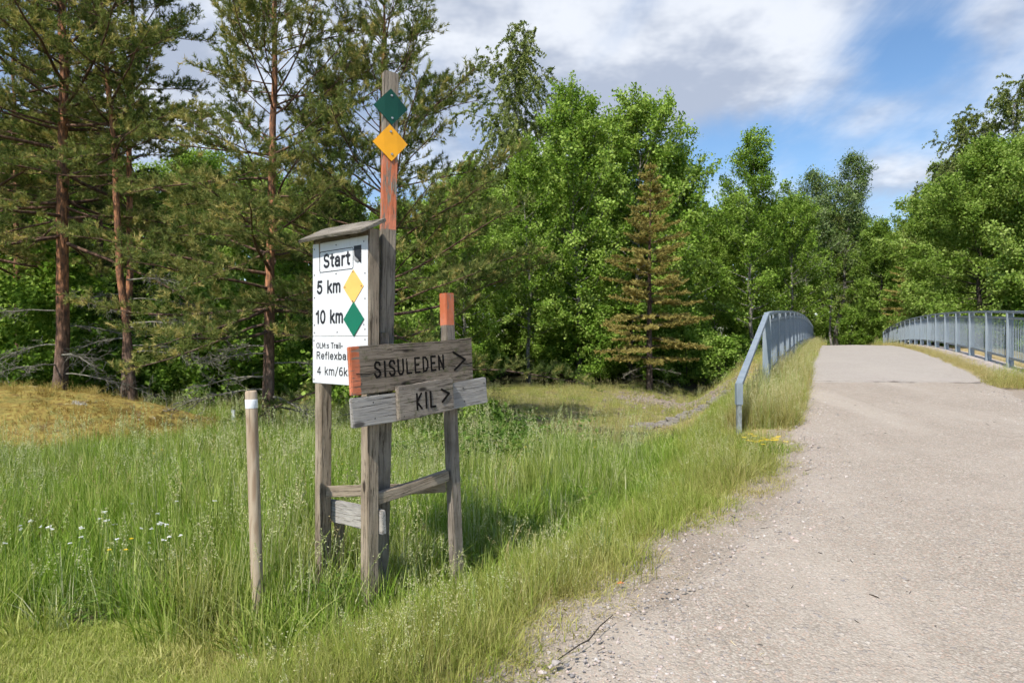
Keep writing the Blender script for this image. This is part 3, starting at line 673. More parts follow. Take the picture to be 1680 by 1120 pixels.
def sign_stand():
    S = Vector((-.7616, 3.663, 0)); Lp = Vector((-1.098, 3.967, 0)); Rp = Vector((-.3598, 4.072, 0))
    root = empty('trail_sign_stand', (-.75, 3.9, float(ground_z(-.75, 3.9))))
    tag(root, 'weathered wooden trail sign stand with white start board and carved arrow planks', 'sign stand')
    gz = lambda p: float(ground_z(p.x, p.y)) - .25
    # posts
    plank('post', (S.x, S.y, gz(S)), (S.x, S.y, EYE + .60), .07, .07, nB, W_GREY, root, taper=.98)
    plank('post', (Lp.x, Lp.y, gz(Lp)), (Lp.x, Lp.y, EYE + .58), .07, .068, nB, W_GREY, root)
    W_R = mat_wood('orange_topped_post_wood', (.20, .17, .14), (.28, .24, .20), (.085, .07, .055), moss=.3, paint=(ORANGE, EYE + .100 - gz(Rp), 9), wear=.04)
    zr = gz(Rp); plank('post', (-.318, 4.072, zr), (-.3905, 4.072, EYE + .287), .066, .06, nB + Vector((.10, -.1, 0)), W_R, root)['label'] = 'leaning post with an orange painted top'
    plank('batten', R3(-.702, 3.728, -.36), R3(-.700, 3.728, .05), .05, .03, (.5, -.87, 0), W_DARK, root)
    q = Lp - nA*.02 + aB*.085; plank('short_post', (q.x, q.y, gz(q)), (q.x, q.y, EYE - 1.03), .05, .045, nB, W_GREY, root)
    # rails
    o1 = Lp - nA*.050; o2 = S - nA*.050 + aA*.06
    plank('rail', (o1.x - aA.x*.03, o1.y - aA.y*.03, EYE - .99), (o2.x, o2.y, EYE - .967), .128, .028, -nA, W_FRESH, root)
    a = Lp + nB*.0505 - aA*.012; d = (Rp - a); d.z = 0; e = Rp - Vector((d.x, d.y, 0)).normalized()*.036
    plank('rail', (a.x, a.y, EYE - .868), (e.x, e.y, EYE - .865), .062, .03, (.1, -1, 0), W_GREY, root)
    a = S + aB*.037; e = Rp - aB*.05 + nB*.0; plank('rail', (a.x, a.y, EYE - .850), (e.x + .012, e.y, EYE - .79), .062, .045, nB, W_GREY, root)
    # start board: backing frame and two white sheets
    B0 = S + nA*.0365
    l0 = B0 - aA*.504; r0 = B0 + aA*.0285
    wid = (r0 - l0).length
    mwU, _ = frame_of((l0.x, l0.y, EYE + .03), (r0.x, r0.y, EYE + .03), nA); mwL, _ = frame_of((l0.x, l0.y, EYE - .24), (r0.x, r0.y, EYE - .24), nA)
    for nm, mw, h in (('start_panel', mwU, .533), ('lower_panel', mwL, .268)):
        me = box_me(nm, wid, h, .006, 0, .0015); 
        for v in me.vertices: v.co += Vector((wid/2, h/2, -.003))
        p = on_board(nm, me, mw, root, M_WHITE)
        if nm == 'start_panel': up_ = p
        else: lo_ = p
    H = .533; FX = wid/.53
    # frame round Start, drawn as a rounded rectangle line
    x0, x1, y0, y1, rr = .074, .402, H - .168, H - .052, .012; pl = []
    for cx, cy, a0 in ((x1 - rr, y1 - rr, 0), (x0 + rr, y1 - rr, 90), (x0 + rr, y0 + rr, 180), (x1 - rr, y0 + rr, 270)):
        for k in range(4): an = math.radians(a0 + 30*k); pl.append((cx + rr*math.cos(an), cy + rr*math.sin(an)))
    on_board('lettering_frame', strokes_mesh('lettering_frame', [pl + [pl[0]]], .0045, 0, .0006), mwU, up_, M_BLACK)
    def txt(s, xa, xb, ya, h, mw, par, bold=.0): on_board('lettering', sans_mesh(s, xa, xb, ya, h, bold), mw, par, M_BLACK)
    txt('Start', .108, .378, H - .148, .084, mwU, up_, .0155)
    txt('5 km', .042, .288, H - .294, .080, mwU, up_, .0150)
    txt('10 km', .028, .312, H - .464, .082, mwU, up_, .0150)
    txt('OLM:s Trail-', .038, .305, .200, .034, mwL, lo_, .0052)
    txt('Reflexbana', .038, .425, .137, .046, mwL, lo_, .0070)
    txt('4 km/6km', .045, .415, .048, .050, mwL, lo_, .0070)
    # black sticker, half torn off
    me = bpy.data.meshes.new('torn_sticker'); me.from_pydata([(.408, H - .046, .0010), (.478, H - .046, .0010), (.478, H - .146, .0010), (.455, H - .132, .0010), (.428, H - .112, .0010), (.413, H - .102, .0010)], [], [(0, 5, 4, 3, 2, 1)])
    me.update(); on_board('torn_sticker', me, mwU, up_, mat_plain('dark_sticker', (.018, .019, .024), .5, .3, var=.4, scale=40))
    me = bpy.data.meshes.new('sticker_curl'); me.from_pydata([(.405, H - .112, .002), (.428, H - .100, .012), (.462, H - .128, .006), (.445, H - .140, .002), (.420, H - .120, .009)], [], [(0, 4, 1), (1, 4, 2), (2, 4, 3)])
    me.update(); on_board('sticker_curl', me, mwU, up_, mat_plain('sticker_back', (.33, .33, .34), .5, .3))
    dy = on_board('diamond_marker', diamond_me('diamond_marker', .094, .002), mwU @ Matrix.Translation((.405, H - .266, .0012)), up_, M_YELLOW); dy['label'] = 'faded yellow diamond on the white board'
    dg = on_board('diamond_marker', diamond_me('diamond_marker', .094, .002), mwU @ Matrix.Translation((.412, H - .442, .0040)), up_, M_GREEN); dg['label'] = 'green diamond on the white board'
    sm = disc_me('screw', .0045, .0018); sm.materials.append(M_SCREW)
    for (x, y, mw, par) in [(.02, H - .03, mwU, up_), (.24, H - .025, mwU, up_), (.50, H - .03, mwU, up_), (.02, H - .18, mwU, up_), (.51, H - .20, mwU, up_), (.24, H - .185, mwU, up_), (.02, H - .31, mwU, up_), (.51, H - .335, mwU, up_), (.02, .065, mwU, up_), (.02, .02, mwU, up_),
                         (.25, .022, mwU, up_), (.50, .06, mwU, up_), (.51, .035, mwU, up_), (.405, H - .185, mwU @ Matrix.Translation((0, 0, .003)), up_), (.405, H - .345, mwU @ Matrix.Translation((0, 0, .006)), up_), (.33, H - .266, mwU @ Matrix.Translation((0, 0, .003)), up_), (.48, H - .266, mwU @ Matrix.Translation((0, 0, .003)), up_),
                         (.015, .245, mwL, lo_), (.51, .25, mwL, lo_), (.015, .02, mwL, lo_), (.51, .02, mwL, lo_)]:
        on_board('screw', sm, mw @ Matrix.Translation((x, y, .0005)), par, None)
    # little plank roof, pitched to the front
    pit = math.radians(27); fr = (nA*math.cos(pit) - UP*math.sin(pit)); nr = (nA*math.sin(pit) + UP*math.cos(pit))
    c = B0 + Vector((0, 0, EYE + .575)) + nA*.07 - fr*.088
    plank('roof', c - aA*.535, c + aA*.075, .178, .019, nr, W_ROOF, root, wob=.003)
    c2 = B0 + Vector((0, 0, EYE + .577)) - nA*.018
    plank('header', c2 - aA*.50, c2 + aA*.02, .05, .03, nA, W_DARK, root)
    # arrow boards on the two posts
    p0 = R3(-.8328, 3.5, -.158); p1 = p0 + aB*.837 + Vector((0, 0, .054)); f = nB
    bo = plank('arrow_board', p0 - nB*.0, p1, .252, .028, nB, W_SIS, root, wob=.003); bo['label'] = 'broad grey plank carved SISULEDEN with an orange painted end'
    mw, _ = frame_of(p0, p1, nB); zf = .0165
    ln = word_lines('SISULEDEN', .142, .612, 0, .078)
    on_board('arrow', strokes_mesh('arrow', [[(.688, .052), (.778, .002), (.695, -.052)]], .0125, .006, zf), mw, bo, M_CARVE)
    on_board('lettering', strokes_mesh('lettering', ln, .0115, .006, zf), mw, bo, M_CARVE)
    ck = [[(.03, -.012), (.1, -.018), (.2, -.013), (.33, -.022), (.47, -.019), (.6, -.027), (.70, -.03)], [(.765, -.022), (.79, -.026), (.838, -.022)]]
    on_board('crack', strokes_mesh('crack', ck, .0035, .006, zf - .0003), mw, bo, M_CARVE)
    p0 = R3(-.8266, 3.5, -.369); p1 = p0 + aB*.953 + Vector((0, 0, .069))
    lb = plank('backing_board', p0, p1, .154, .026, nB, W_FRESH, root, wob=.003)
    k0 = p0 + (p1 - p0)*(.2694/.953) + nB*.029; k1 = p0 + (p1 - p0)*(.6615/.953) + nB*.029; k0.z = EYE - .331; k1.z = EYE - .306
    kb = plank('arrow_board', k0, k1, .186, .03, nB, W_MID, root, wob=.0025); kb['label'] = 'short grey plank carved KIL with an arrow'
    mw, _ = frame_of(k0, k1, nB)
    ln = word_lines('KIL', .118, .252, -.006, .085)
    on_board('arrow', strokes_mesh('arrow', [[(.300, .040), (.352, .012), (.302, -.030)]], .012, .006, .0175), mw, kb, M_CARVE)
    on_board('lettering', strokes_mesh('lettering', ln, .0115, .006, .0175), mw, kb, M_CARVE)
    nm = disc_me('nail', .005, .002); nm.materials.append(M_SCREW)
    for t, y in ((.03, -.075), (.36, -.075), (.03, .075)): on_board('nail', nm, mw @ Matrix.Translation((t, y, .0155)), kb, None)
    mw, _ = frame_of(p0, p1, nB)
    for t, y in ((.13, .04), (.135, -.045), (.76, .04), (.765, -.04), (.93, .05)): on_board('nail', nm, mw @ Matrix.Translation((t, y, .0135)), lb, None)
sign_stand()

def waymark_post():
    x, y = -.705, 3.80; gz = float(ground_z(x, y))
    root = empty('waymark_post', (x, y, gz)); tag(root, 'tall weathered waymark post with green and yellow diamond plates above the board roof', 'post')
    fn = Vector((.5, -.866, 0))
    h = EYE + 1.493
    m = mat_wood('faded_orange_post_wood', (.21, .18, .145), (.30, .26, .21), (.085, .07, .058), moss=.15, paint=((.44, .13, .06), EYE + .62 - gz + .25, EYE + 1.08 - gz + .25), wear=.09)
    p0 = Vector((-.735, 3.80, gz - .25)); p1 = Vector((-.679, 3.80, h))
    plank('post', p0, p1, .082, .05, fn, m, root, wob=.003, seg=24)
    side = fn.cross(UP)
    for z, mat, lb, s in ((1.296, M_DKGREEN, 'dark green diamond plate', 1.), (1.097, M_GOLD, 'golden yellow diamond plate', 1.02)):
        t = (EYE + z - p0.z)/(h - p0.z); c = p0.lerp(p1, t) + fn*.0285
        mw = Matrix.Translation(c) @ Matrix((UP.cross(fn), UP, fn)).transposed().to_4x4() @ Matrix.Rotation(math.radians(1.5 if z > 1.2 else 3), 4, 'Z')
        o = on_board('diamond_plate', diamond_me('diamond_plate', .1*s, .003, .10 if z > 1.2 else .06), mw, root, mat); o['label'] = lb
        b = disc_me('bolt', .007, .004); b.materials.append(M_BOLT)
        for dy in (.062, -.062): on_board('bolt', b, mw @ Matrix.Translation((.004, dy, .0035)), o, None)
waymark_post()

def stake():
    p0 = Vector((-1.292, 3.5, float(ground_z(-1.29, 3.5)) - .25)); p1 = Vector((-1.338, 3.5, EYE - .252))
    root = empty('marker_stake', (p0.x, p0.y, p0.z + .25)); tag(root, 'round pale wooden stake with a white reflective band, standing alone in the grass', 'stake')
    m, N, L, out = new_mat('round_stake_wood'); g = G(N, L); co = g.coord()
    grain = g.noise(g.mapping(co, scale=(40, 40, 1.6)), 1.2, 5, .6, .8); rings = g.noise(g.mapping(co, scale=(9, 9, 1.0)), 1.8, 3, .5, 2.2)
    c = g.mix(g.rng(rings, .35, .65), (.42, .34, .25), (.28, .20, .135)); c = g.mix(g.rng(grain, .55, .72), c, (.13, .10, .075))
    c = g.mix(g.math('MULTIPLY', g.rng(g.noise(co, 6), .5, .7), .35), c, (.36, .32, .27))
    g.principled(out, c, .8, g.bump(grain, .4, .003), .2)
    d = (p1 - p0).normalized(); ln = (p1 - p0).length
    def lathe(name, prof, mat, zoff):
        n = 20; V = []; F = []
        for (z, r) in prof: V += [(r*math.cos(k/n*6.2832)*(1 + .015*math.sin(3*k/n*6.28 + z*4)), r*math.sin(k/n*6.2832), z) for k in range(n)]
        for j in range(len(prof) - 1): F += [(j*n + k, j*n + (k + 1) % n, (j + 1)*n + (k + 1) % n, (j + 1)*n + k) for k in range(n)]
        F.append(tuple((len(prof) - 1)*n + k for k in range(n)))
        me = bpy.data.meshes.new(name); me.from_pydata(V, [], F); me.update(); me.materials.append(mat)
        for p in me.polygons: p.use_smooth = len(p.vertices) == 4
        o = bpy.data.objects.new(name, me); COL.objects.link(o)
        set_world(o, Matrix.Translation(p0 + d*zoff) @ d.to_track_quat('Z', 'Y').to_matrix().to_4x4(), root); return o
    r = .0295
    lathe('shaft', [(i*ln*.1, r*(1.03 - .03*i/10)) for i in range(10)] + [(ln - .008, r), (ln, r*.86)], m, 0)
    lathe('reflective_band', [(0, r*1.03), (.002, r*1.05), (.043, r*1.05), (.045, r*1.03)], mat_plain('reflective_white', (.72, .76, .80), .3, .5, var=.03), ln - .089)
stake()
p = (lat(384, 10.6), 10.6); zf = float(ground_z(*p))
_r = empty('roadside_marker', (p[0], p[1], zf)); tag(_r, 'thin white marker post at the wood edge beyond the round stake', 'marker post')
plank('shaft', (p[0], p[1], zf - .1), (p[0] - .01, p[1], zf + .42), .05, .05, (0, -1, 0), mat_plain('white_painted', (.72, .73, .72), .6, .3), _r)
plank('cap', (p[0] - .01, p[1], zf + .421), (p[0] - .012, p[1], zf + .46), .04, .04, (0, -1, 0), mat_plain('grey_cap', (.35, .38, .38), .6, .3), _r)
# ------------------------------------------------------------------ trees
def curve_pts(p, d, L, n, bend, rng, wob=.06):
    """polyline from p along d, bending towards `bend`"""
    pts = [np.array(p, float)]; d = nrm(np.array(d, float)); st = L/(n - 1)
    for i in range(n - 1):
        d = nrm(d + np.asarray(bend)*(st) + rng.normal(size=3)*wob); pts.append(pts[-1] + d*st)
    return np.array(pts)
def interp(pts, t):
    f = t*(len(pts) - 1); i = min(int(f), len(pts) - 2); return pts[i] + (pts[i + 1] - pts[i])*(f - i)
def trunk_line(H, rng, lean=(0, 0), wob=.02, n=14):
    z = np.linspace(0, 1, n); x = np.cumsum(rng.normal(size=n)*wob*H/n); y = np.cumsum(rng.normal(size=n)*wob*H/n); x -= x[0]; y -= y[0]
    return np.stack([x + lean[0]*z*H, y + lean[1]*z*H, z*H], 1)

def broadleaf(seed, H, base, R, nbr, per, leaf, el=(15, 65), droop=0., shape='round', r0=.11, spread=.14, aspect=.8, lean=(0, 0), twig_per_m=4.2):
    rng = np.random.default_rng(seed); tb = Tubes(); tr = trunk_line(H, rng, lean, .10)
    zz = np.linspace(0, 1, len(tr)); tb.add(tr - np.array([0, 0, .15*H*0 + .0]), r0*(1 - .93*zz)*(1 + .35*np.exp(-zz*22)), 8)
    C = []; O = []; T = []
    for b in range(nbr):
        t = (b + rng.uniform(.1, .9))/nbr; h = base + (H*.985 - base)*t**.92
        if shape == 'round': prof = math.sin(math.pi*min(.97, .16 + .80*t))**.75
        elif shape == 'cone': prof = (1 - t)**.8*.95 + .10
        elif shape == 'full': prof = min(1, (1 - t**2.6) + .12)*(.75 + .25*min(1, t*4))
        else: prof = math.sin(math.pi*min(.98, .22 + .72*t))**.6
        az = b*2.39996 + rng.normal()*.5; L = R*prof*rng.uniform(.7, 1.12)
        e = math.radians(el[0] + (el[1] - el[0])*t + rng.normal()*8)
        p = interp(tr, h/H); d = np.array([math.cos(az)*math.cos(e), math.sin(az)*math.cos(e), math.sin(e)])
        bp = curve_pts(p, d, L, 6, (0, 0, .12 - droop), rng, .08)
        rb = max(.012, r0*.36*(1 - t*.75)*min(1, L/R + .2)); tb.add(bp, np.linspace(rb, rb*.25, 6), 5)
        nt = max(3, int(L*twig_per_m)); 
        for k in range(nt):
            f = .22 + .78*(k + rng.uniform(0, 1))/nt; q = interp(bp, min(f, 1)); 
            dd = nrm(nrm(bp[-1] - bp[0])*.7 + rng.normal(size=3)*.75 + np.array([0, 0, .25 - droop*1.6]))
            tl = rng.uniform(.35, .75)*(1.25 - .6*f)*max(.6, min(1.3, R/2.2))
            if droop > .3: tl *= 1.6
            tp = curve_pts(q, dd, tl, 5, (0, 0, -droop*3.0), rng, .1); tb.add(tp[[0, 2, 4]], [.007, .005, .002], 3)
            m = int(per*rng.uniform(.6, 1.4)); tt = rng.uniform(.15, 1.05, m)
            idx = np.clip(tt*4, 0, 3.999); i0 = idx.astype(int); fr = (idx - i0)[:, None]
            pp = tp[i0]*(1 - fr) + tp[i0 + 1]*fr
            pp = pp + rng.normal(size=(m, 3))*spread*(.35 if droop > .3 else 1.)*np.array([1, 1, .8])
            C.append(pp); O.append(np.repeat(nrm((q - np.array([tr[0][0], tr[0][1], q[2] - .4])))[None], m, 0)); T.append(np.clip(rng.normal(.47, .2) + rng.normal(size=m)*.2, 0, 1))
    C = np.concatenate(C); O = np.concatenate(O); T = np.concatenate(T)
    dirs = np.repeat(np.array([[0, 0, -1.]]), len(C), 0) if droop > .3 else None
    print('leaf', seed, len(C))
    lm = leaves_mesh('crown', C, leaf*rng.uniform(.5, 1.35, len(C)), O, T, aspect, .4, .12, rng, dirs)
    return tb.mesh('trunk'), lm

def needles(C, D, L, wdt, n, rng, tint, ang=.75):
    """n needle triangles round each shoot (centre line from C along D, length L)"""
    m = len(C); C = np.repeat(C, n, 0); D = np.repeat(D, n, 0); T = np.repeat(tint, n); s = rng.uniform(0, 1, (m*n, 1))
    Ln = np.repeat(np.broadcast_to(L, (m,)), n)[:, None]
    r = rng.normal(size=(m*n, 3)); r = nrm(r - (r*D).sum(1, keepdims=True)*D)
    nd = nrm(D*math.cos(ang) + r*math.sin(ang) + np.array([0, 0, .12])); b = C + D*Ln*s; nl = rng.uniform(.75, 1.15, (m*n, 1))
    side = nrm(np.cross(nd, rng.normal(size=(m*n, 3))))*wdt*.5
    return b, nd, nl, side, T
def needle_mesh(name, C, D, SL, NL, wdt, n, rng, tint, ang=.75):
    b, nd, nl, side, T = needles(np.asarray(C), nrm(np.asarray(D)), SL, wdt, n, rng, tint, ang)
    V = np.empty((len(b), 3, 3)); V[:, 0] = b - side; V[:, 1] = b + side; V[:, 2] = b + nd*nl*NL
    # needles at a shoot's base are older and darker; tips carry this year's colour
    return mesh_np(name, V.reshape(-1, 3), np.arange(len(b)*3).reshape(-1, 3), np.repeat(np.clip(T + rng.normal(size=len(T))*.06, 0, 1), 3), smooth_=False)

def pine(seed, H, base, R, whorls, r0, n_need=18, lean=(0, 0), shoots=1., low_droop=0., top_up=52, brown=.2, per_whorl=(3, 5), NL=.072, NW=.0115):
    rng = np.random.default_rng(seed); tb = Tubes(); tr = trunk_line(H, rng, lean, .035, 18)
    zz = np.linspace(0, 1, len(tr)); tb.add(tr, r0*(1 - .93*zz**1.1)*(1 + .3*np.exp(-zz*30)), 10)
    C = []; D = []; T = []
    for w in range(whorls):
        t = (w + rng.uniform(.25, .75))/whorls; h = base + (H*.97 - base)*t
        prof = (1 - t)**.7*(.55 + .45*min(1, t*5 + .5))+.06
        az0 = rng.uniform(0, 6.28)
        for b in range(rng.integers(per_whorl[0], per_whorl[1] + 1)):
            L = R*prof*rng.uniform(.55, 1.15); az = az0 + b*6.28/4 + rng.normal()*.4
            e = math.radians(-low_droop*(1 - t)*14 + 6 + (top_up - 6)*t + rng.normal()*9)
            p = interp(tr, (h + rng.normal()*.06)/H); d = np.array([math.cos(az)*math.cos(e), math.sin(az)*math.cos(e), math.sin(e)])
            bp = curve_pts(p, d, L, 8, (0, 0, .10 if t > .35 else -.04 + .1*rng.uniform()), rng, .075)
            rb = max(.010, r0*.30*(L/R)*(1.15 - .6*t)); tb.add(bp, np.linspace(rb, .005, 8), 5, .5)
            nt = max(4, int(L*10.5*shoots)); ax = nrm(bp[-1] - bp[0]); sd = nrm(np.cross(ax, [0, 0, 1.]))
            for k in range(nt):
                f = min(1., .25 + .75*((k + rng.uniform(.2, .8))/nt)**.85); q = interp(bp, f)
                dd = nrm(ax*.75 + sd*(1 if k % 2 else -1)*rng.uniform(.4, 1.1) + np.array([0, 0, rng.uniform(-.15, .55)]) + rng.normal(size=3)*.15)
                tl = rng.uniform(.22, .5)*(1.3 - .75*f)*min(1., .5 + L/2.)
                tp = curve_pts(q, dd, tl, 4, (0, 0, .5), rng, .1); (tb.add(tp[[0, 2, 3]], [.005, .003, .002], 3, .5) if k % 3 == 0 else None)
                ns = max(3, int(tl*15)); tcol = np.clip(rng.normal(.42, .16), 0, 1); br = rng.uniform() < brown
                for s in range(ns):
                    g_ = .45 + .55*s/max(1, ns - 1); c = interp(tp, g_); ds = nrm(nrm(tp[-1] - tp[0])*.75 + rng.normal(size=3)*.5 + np.array([0, 0, .35]))
                    C.append(c); D.append(ds); T.append(min(1, tcol + (.38 if br and rng.uniform() < .6 else 0)))
    C = np.array(C); D = np.array(D); T = np.array(T)
    cr = needle_mesh('crown', C, D, .11, NL, NW, n_need, rng, T, .8)
    print('pine', seed, len(C), len(cr.polygons))
    return tb.mesh('trunk'), cr

def spruce(seed, H, base, R, whorls, r0, n_need=12):
    rng = np.random.default_rng(seed); tb = Tubes(); tr = trunk_line(H, rng, (0, 0), .02, 14); zz = np.linspace(0, 1, 14); tb.add(tr, r0*(1 - .94*zz), 8)
    C = []; D = []; T = []
    for w in range(whorls):
        t = (w + .5 + rng.normal()*.08)/whorls; h = base + (H*.99 - base)*t; prof = (1 - t)**.8 + .035
        nb = rng.integers(5, 8); az0 = rng.uniform(0, 6.28)
        for b in range(nb):
            L = R*prof*rng.uniform(.55, 1.12); az = az0 + b*6.28/nb + rng.normal()*.22; e = math.radians(-9 + 42*t + rng.normal()*5)
            p = interp(tr, h/H); d = np.array([math.cos(az)*math.cos(e), math.sin(az)*math.cos(e), math.sin(e)])
            bp = curve_pts(p, d, L, 7, (0, 0, -.10 + .16*(t < .8)), rng, .04); tb.add(bp, np.linspace(max(.008, .022*prof), .004, 7), 4, .5)
            ax = nrm(bp[-1] - bp[0]); sd = nrm(np.cross(ax, [0, 0, 1.])); nt = max(5, int(L*22)); col = rng.normal(.5, .15)
            for k in range(nt):
                f = min(1, .2 + .8*(k + .5)/nt); q = interp(bp, f); tl = (.10 + .34*L/R*(1.15 - f))*rng.uniform(.7, 1.2)
                dd = nrm(ax*.8 + sd*(1 if k % 2 else -1)*.85 + np.array([0, 0, -.10 + rng.normal()*.08]))
                m = max(2, int(tl/.07))
                for s in range(m): C.append(q + dd*tl*s/m + np.array([0, 0, -.05*rng.uniform()])); D.append(nrm(dd + rng.normal(size=3)*.35 + np.array([0, 0, .12]))); T.append(col + .25*(s == m - 1) + rng.normal()*.08)
    C = np.array(C); D = np.array(D); T = np.clip(np.array(T), 0, 1)
    return tb.mesh('trunk'), needle_mesh('crown', C, D, .12, .075, .030, n_need, rng, T, .8)

def dead_branch(seed, L):
    """bare lichen-grey branch with a fan of fine twigs; local +X outward"""
    rng = np.random.default_rng(seed); tb = Tubes(); bp = curve_pts((0, 0, 0), (1, 0, .05), L, 8, (0, 0, -.22), rng, .09); tb.add(bp, np.linspace(.018, .005, 8), 5)
    for k in range(int(L*14)):
        f = .2 + .8*rng.uniform(); q = interp(bp, f); dd = nrm(np.array([.7, rng.choice([-1, 1])*rng.uniform(.4, 1), rng.uniform(-.6, .35)])); tl = rng.uniform(.15, .5)*L/1.6
        tp = curve_pts(q, dd, tl, 5, (0, 0, -.5), rng, .2); tb.add(tp, np.linspace(.006, .003, 5), 3, .6)
        for j in range(4):
            q2 = interp(tp, rng.uniform(.2, 1)); tp2 = curve_pts(q2, nrm(dd + rng.normal(size=3)*.8), tl*.4, 4, (0, 0, -.4), rng, .3); tb.add(tp2, np.linspace(.0045, .0025, 4), 3, 1.)
    return tb.mesh('dead_branch')

B_PINE = mat_bark('pine_bark', (.20, .145, .115), (.50, .225, .11), (.085, .052, .038), .8, 3.0, 9, .3)
B_ASPEN = mat_bark('aspen_bark', (.22, .205, .17), (.46, .44, .37), (.06, .055, .045), .6, 3.5, 6, 2.5)
B_BIRCH = mat_bark('birch_bark', (.30, .29, .27), (.52, .50, .47), (.05, .045, .04), .3, 1.5, 5, 3.)
B_DARK = mat_bark('dark_bark', (.09, .075, .06), (.14, .115, .09), (.03, .025, .02), 1, 4, 8, .4)
B_SPRUCE = mat_bark('spruce_bark', (.14, .11, .095), (.25, .13, .085), (.06, .045, .036), 2, 5, 9, .6)
M_LICHEN = mat_plain('lichen_grey', (.17, .16, .13), .9, .1, var=.35, scale=9)
N_PINE = mat_leaf('pine_needles', (.065, .105, .03), (.21, .245, .075), (.50, .42, .16), .32, .05)
N_SPRUCE = mat_leaf('spruce_needles', (.16, .145, .042), (.34, .29, .09), (.52, .44, .16), .2, .04)
N_SPRUCE_D = mat_leaf('dark_spruce_needles', (.018, .03, .012), (.045, .065, .022), (.09, .11, .035), .2, .05)
F_ASPEN = mat_leaf('aspen_leaf', (.085, .155, .02), (.215, .345, .05), (.42, .55, .14), .40, .05)
F_BIRCH = mat_leaf('birch_leaf', (.10, .135, .036), (.20, .25, .075), (.36, .39, .15), .35, .05)
F_MAPLE = mat_leaf('broad_leaf', (.10, .175, .025), (.255, .38, .07), (.46, .57, .18), .45, .05)
F_SILVER = mat_leaf('silvery_leaf', (.065, .115, .03), (.155, .225, .07), (.33, .40, .19), .3, .12)
F_BUSH = mat_leaf('bush_leaf', (.07, .14, .018), (.195, .325, .046), (.39, .52, .13), .40, .05)

def proto(tm, cm, bark, leaf):
    tm.materials.append(bark); cm.materials.append(leaf); return (tm, cm)
PROTO = {}
def get(k):
    if k in PROTO: return PROTO[k]
    P = {
     'pine_tall': lambda: proto(*pine(11, 15., 3.4, 3.5, 25, .135, 14, (.01, 0), 1.1, 1., 50, NL=.088, NW=.017), B_PINE, N_PINE),
     'pine_slim': lambda: proto(*pine(12, 13., 4.9, 2.4, 22, .085, 14, (.012, 0), 1.1, .8, 48, NL=.088, NW=.017), B_PINE, N_PINE),
     'pine_near': lambda: proto(*pine(13, 9.2, 1.5, 2.5, 25, .09, 20, (.018, 0), 1.35, 1.2, 55, .28), B_PINE, N_PINE),
     'pine_wide': lambda: proto(*pine(29, 7.9, .75, 3.0, 21, .085, 20, (.02, 0), 1.35, 1.0, 58, .28, (3, 5)), B_PINE, N_PINE),
     'spruce': lambda: proto(*spruce(15, 8.6, 1.15, 2.45, 19, .13), B_SPRUCE, N_SPRUCE),
     'spruce_dark': lambda: proto(*spruce(16, 13., .6, 2.6, 26, .16, 9), B_SPRUCE, N_SPRUCE_D),
     'aspen_a': lambda: proto(*broadleaf(21, 12.3, 1.4, 3.9, 66, 62, .122, (8, 62), 0, 'round', .12), B_ASPEN, F_ASPEN),
     'aspen_b': lambda: proto(*broadleaf(22, 11.5, 1.1, 4.0, 64, 62, .122, (8, 64), 0, 'round', .11), B_ASPEN, F_ASPEN),
     'aspen_c': lambda: proto(*broadleaf(23, 13., 2.6, 3.1, 54, 56, .122, (12, 66), 0, 'oval', .12, .16), B_ASPEN, F_ASPEN),
     'birch': lambda: proto(*broadleaf(24, 17., 3.5, 4.3, 92, 54, .125, (25, 68), .45, 'oval', .15, .12, .7), B_BIRCH, F_BIRCH),
     'birch_light': lambda: proto(*broadleaf(25, 14., 4., 2.2, 52, 36, .14, (30, 68), .38, 'oval', .12, .12, .7), B_BIRCH, F_BIRCH),
     'silver': lambda: proto(*broadleaf(26, 15., 5., 2.9, 52, 46, .15, (10, 60), 0, 'round', .19, .2, .6, (.03, 0)), B_ASPEN, F_SILVER),
     'maple': lambda: proto(*broadleaf(27, 11., .8, 3.9, 70, 78, .115, (2, 62), 0, 'full', .16, .17, .95, (0, 0), 4.6), B_DARK, F_MAPLE),
     'maple_b': lambda: proto(*broadleaf(28, 10., .6, 3.4, 60, 74, .115, (0, 62), 0, 'full', .14, .16, .95, (0, 0), 4.6), B_DARK, F_MAPLE),
     'bush': lambda: proto(*broadleaf(31, 3.2, .1, 1.35, 28, 40, .115, (15, 60), 0, 'full', .04, .12, .8, (0, 0), 5), B_DARK, F_BUSH),
     'bush_low': lambda: proto(*broadleaf(32, 1.7, .05, 1.0, 22, 36, .095, (15, 60), 0, 'full', .025, .10, .8, (0, 0), 6), B_DARK, F_BUSH),
    }
    PROTO[k] = P[k](); return PROTO[k]
DEAD = [dead_branch(40 + i, l) for i, l in enumerate((1.0, 1.5, 2.1, 1.3))]
for m_ in DEAD: m_.materials.append(M_LICHEN)
def tree(name, kind, px, d, s, label, cat='tree', group=None, rz=None, sz=None, dead=None, tilt=0., x=None):
    xx = lat(px, d) if x is None else x; z = float(ground_z(xx, d)) - .06
    tm, cm = get(kind); root = empty(name, (xx, d, z)); root.rotation_euler = (0, tilt, 0 if rz is None else rz)
    root.scale = (s, s, sz or s); tag(root, label, cat, group)
    a = link('trunk', tm, root); b = link('crown', cm, root)
    if dead:
        for (h, az, i, k) in dead:
            o = link('dead_branch', DEAD[i], root); o.location = (0, 0, h); o.rotation_euler = (0, 0, az - (rz or 0)); o.scale = (k, k, k)
    return root
PG = 'scots pines at the wood edge'
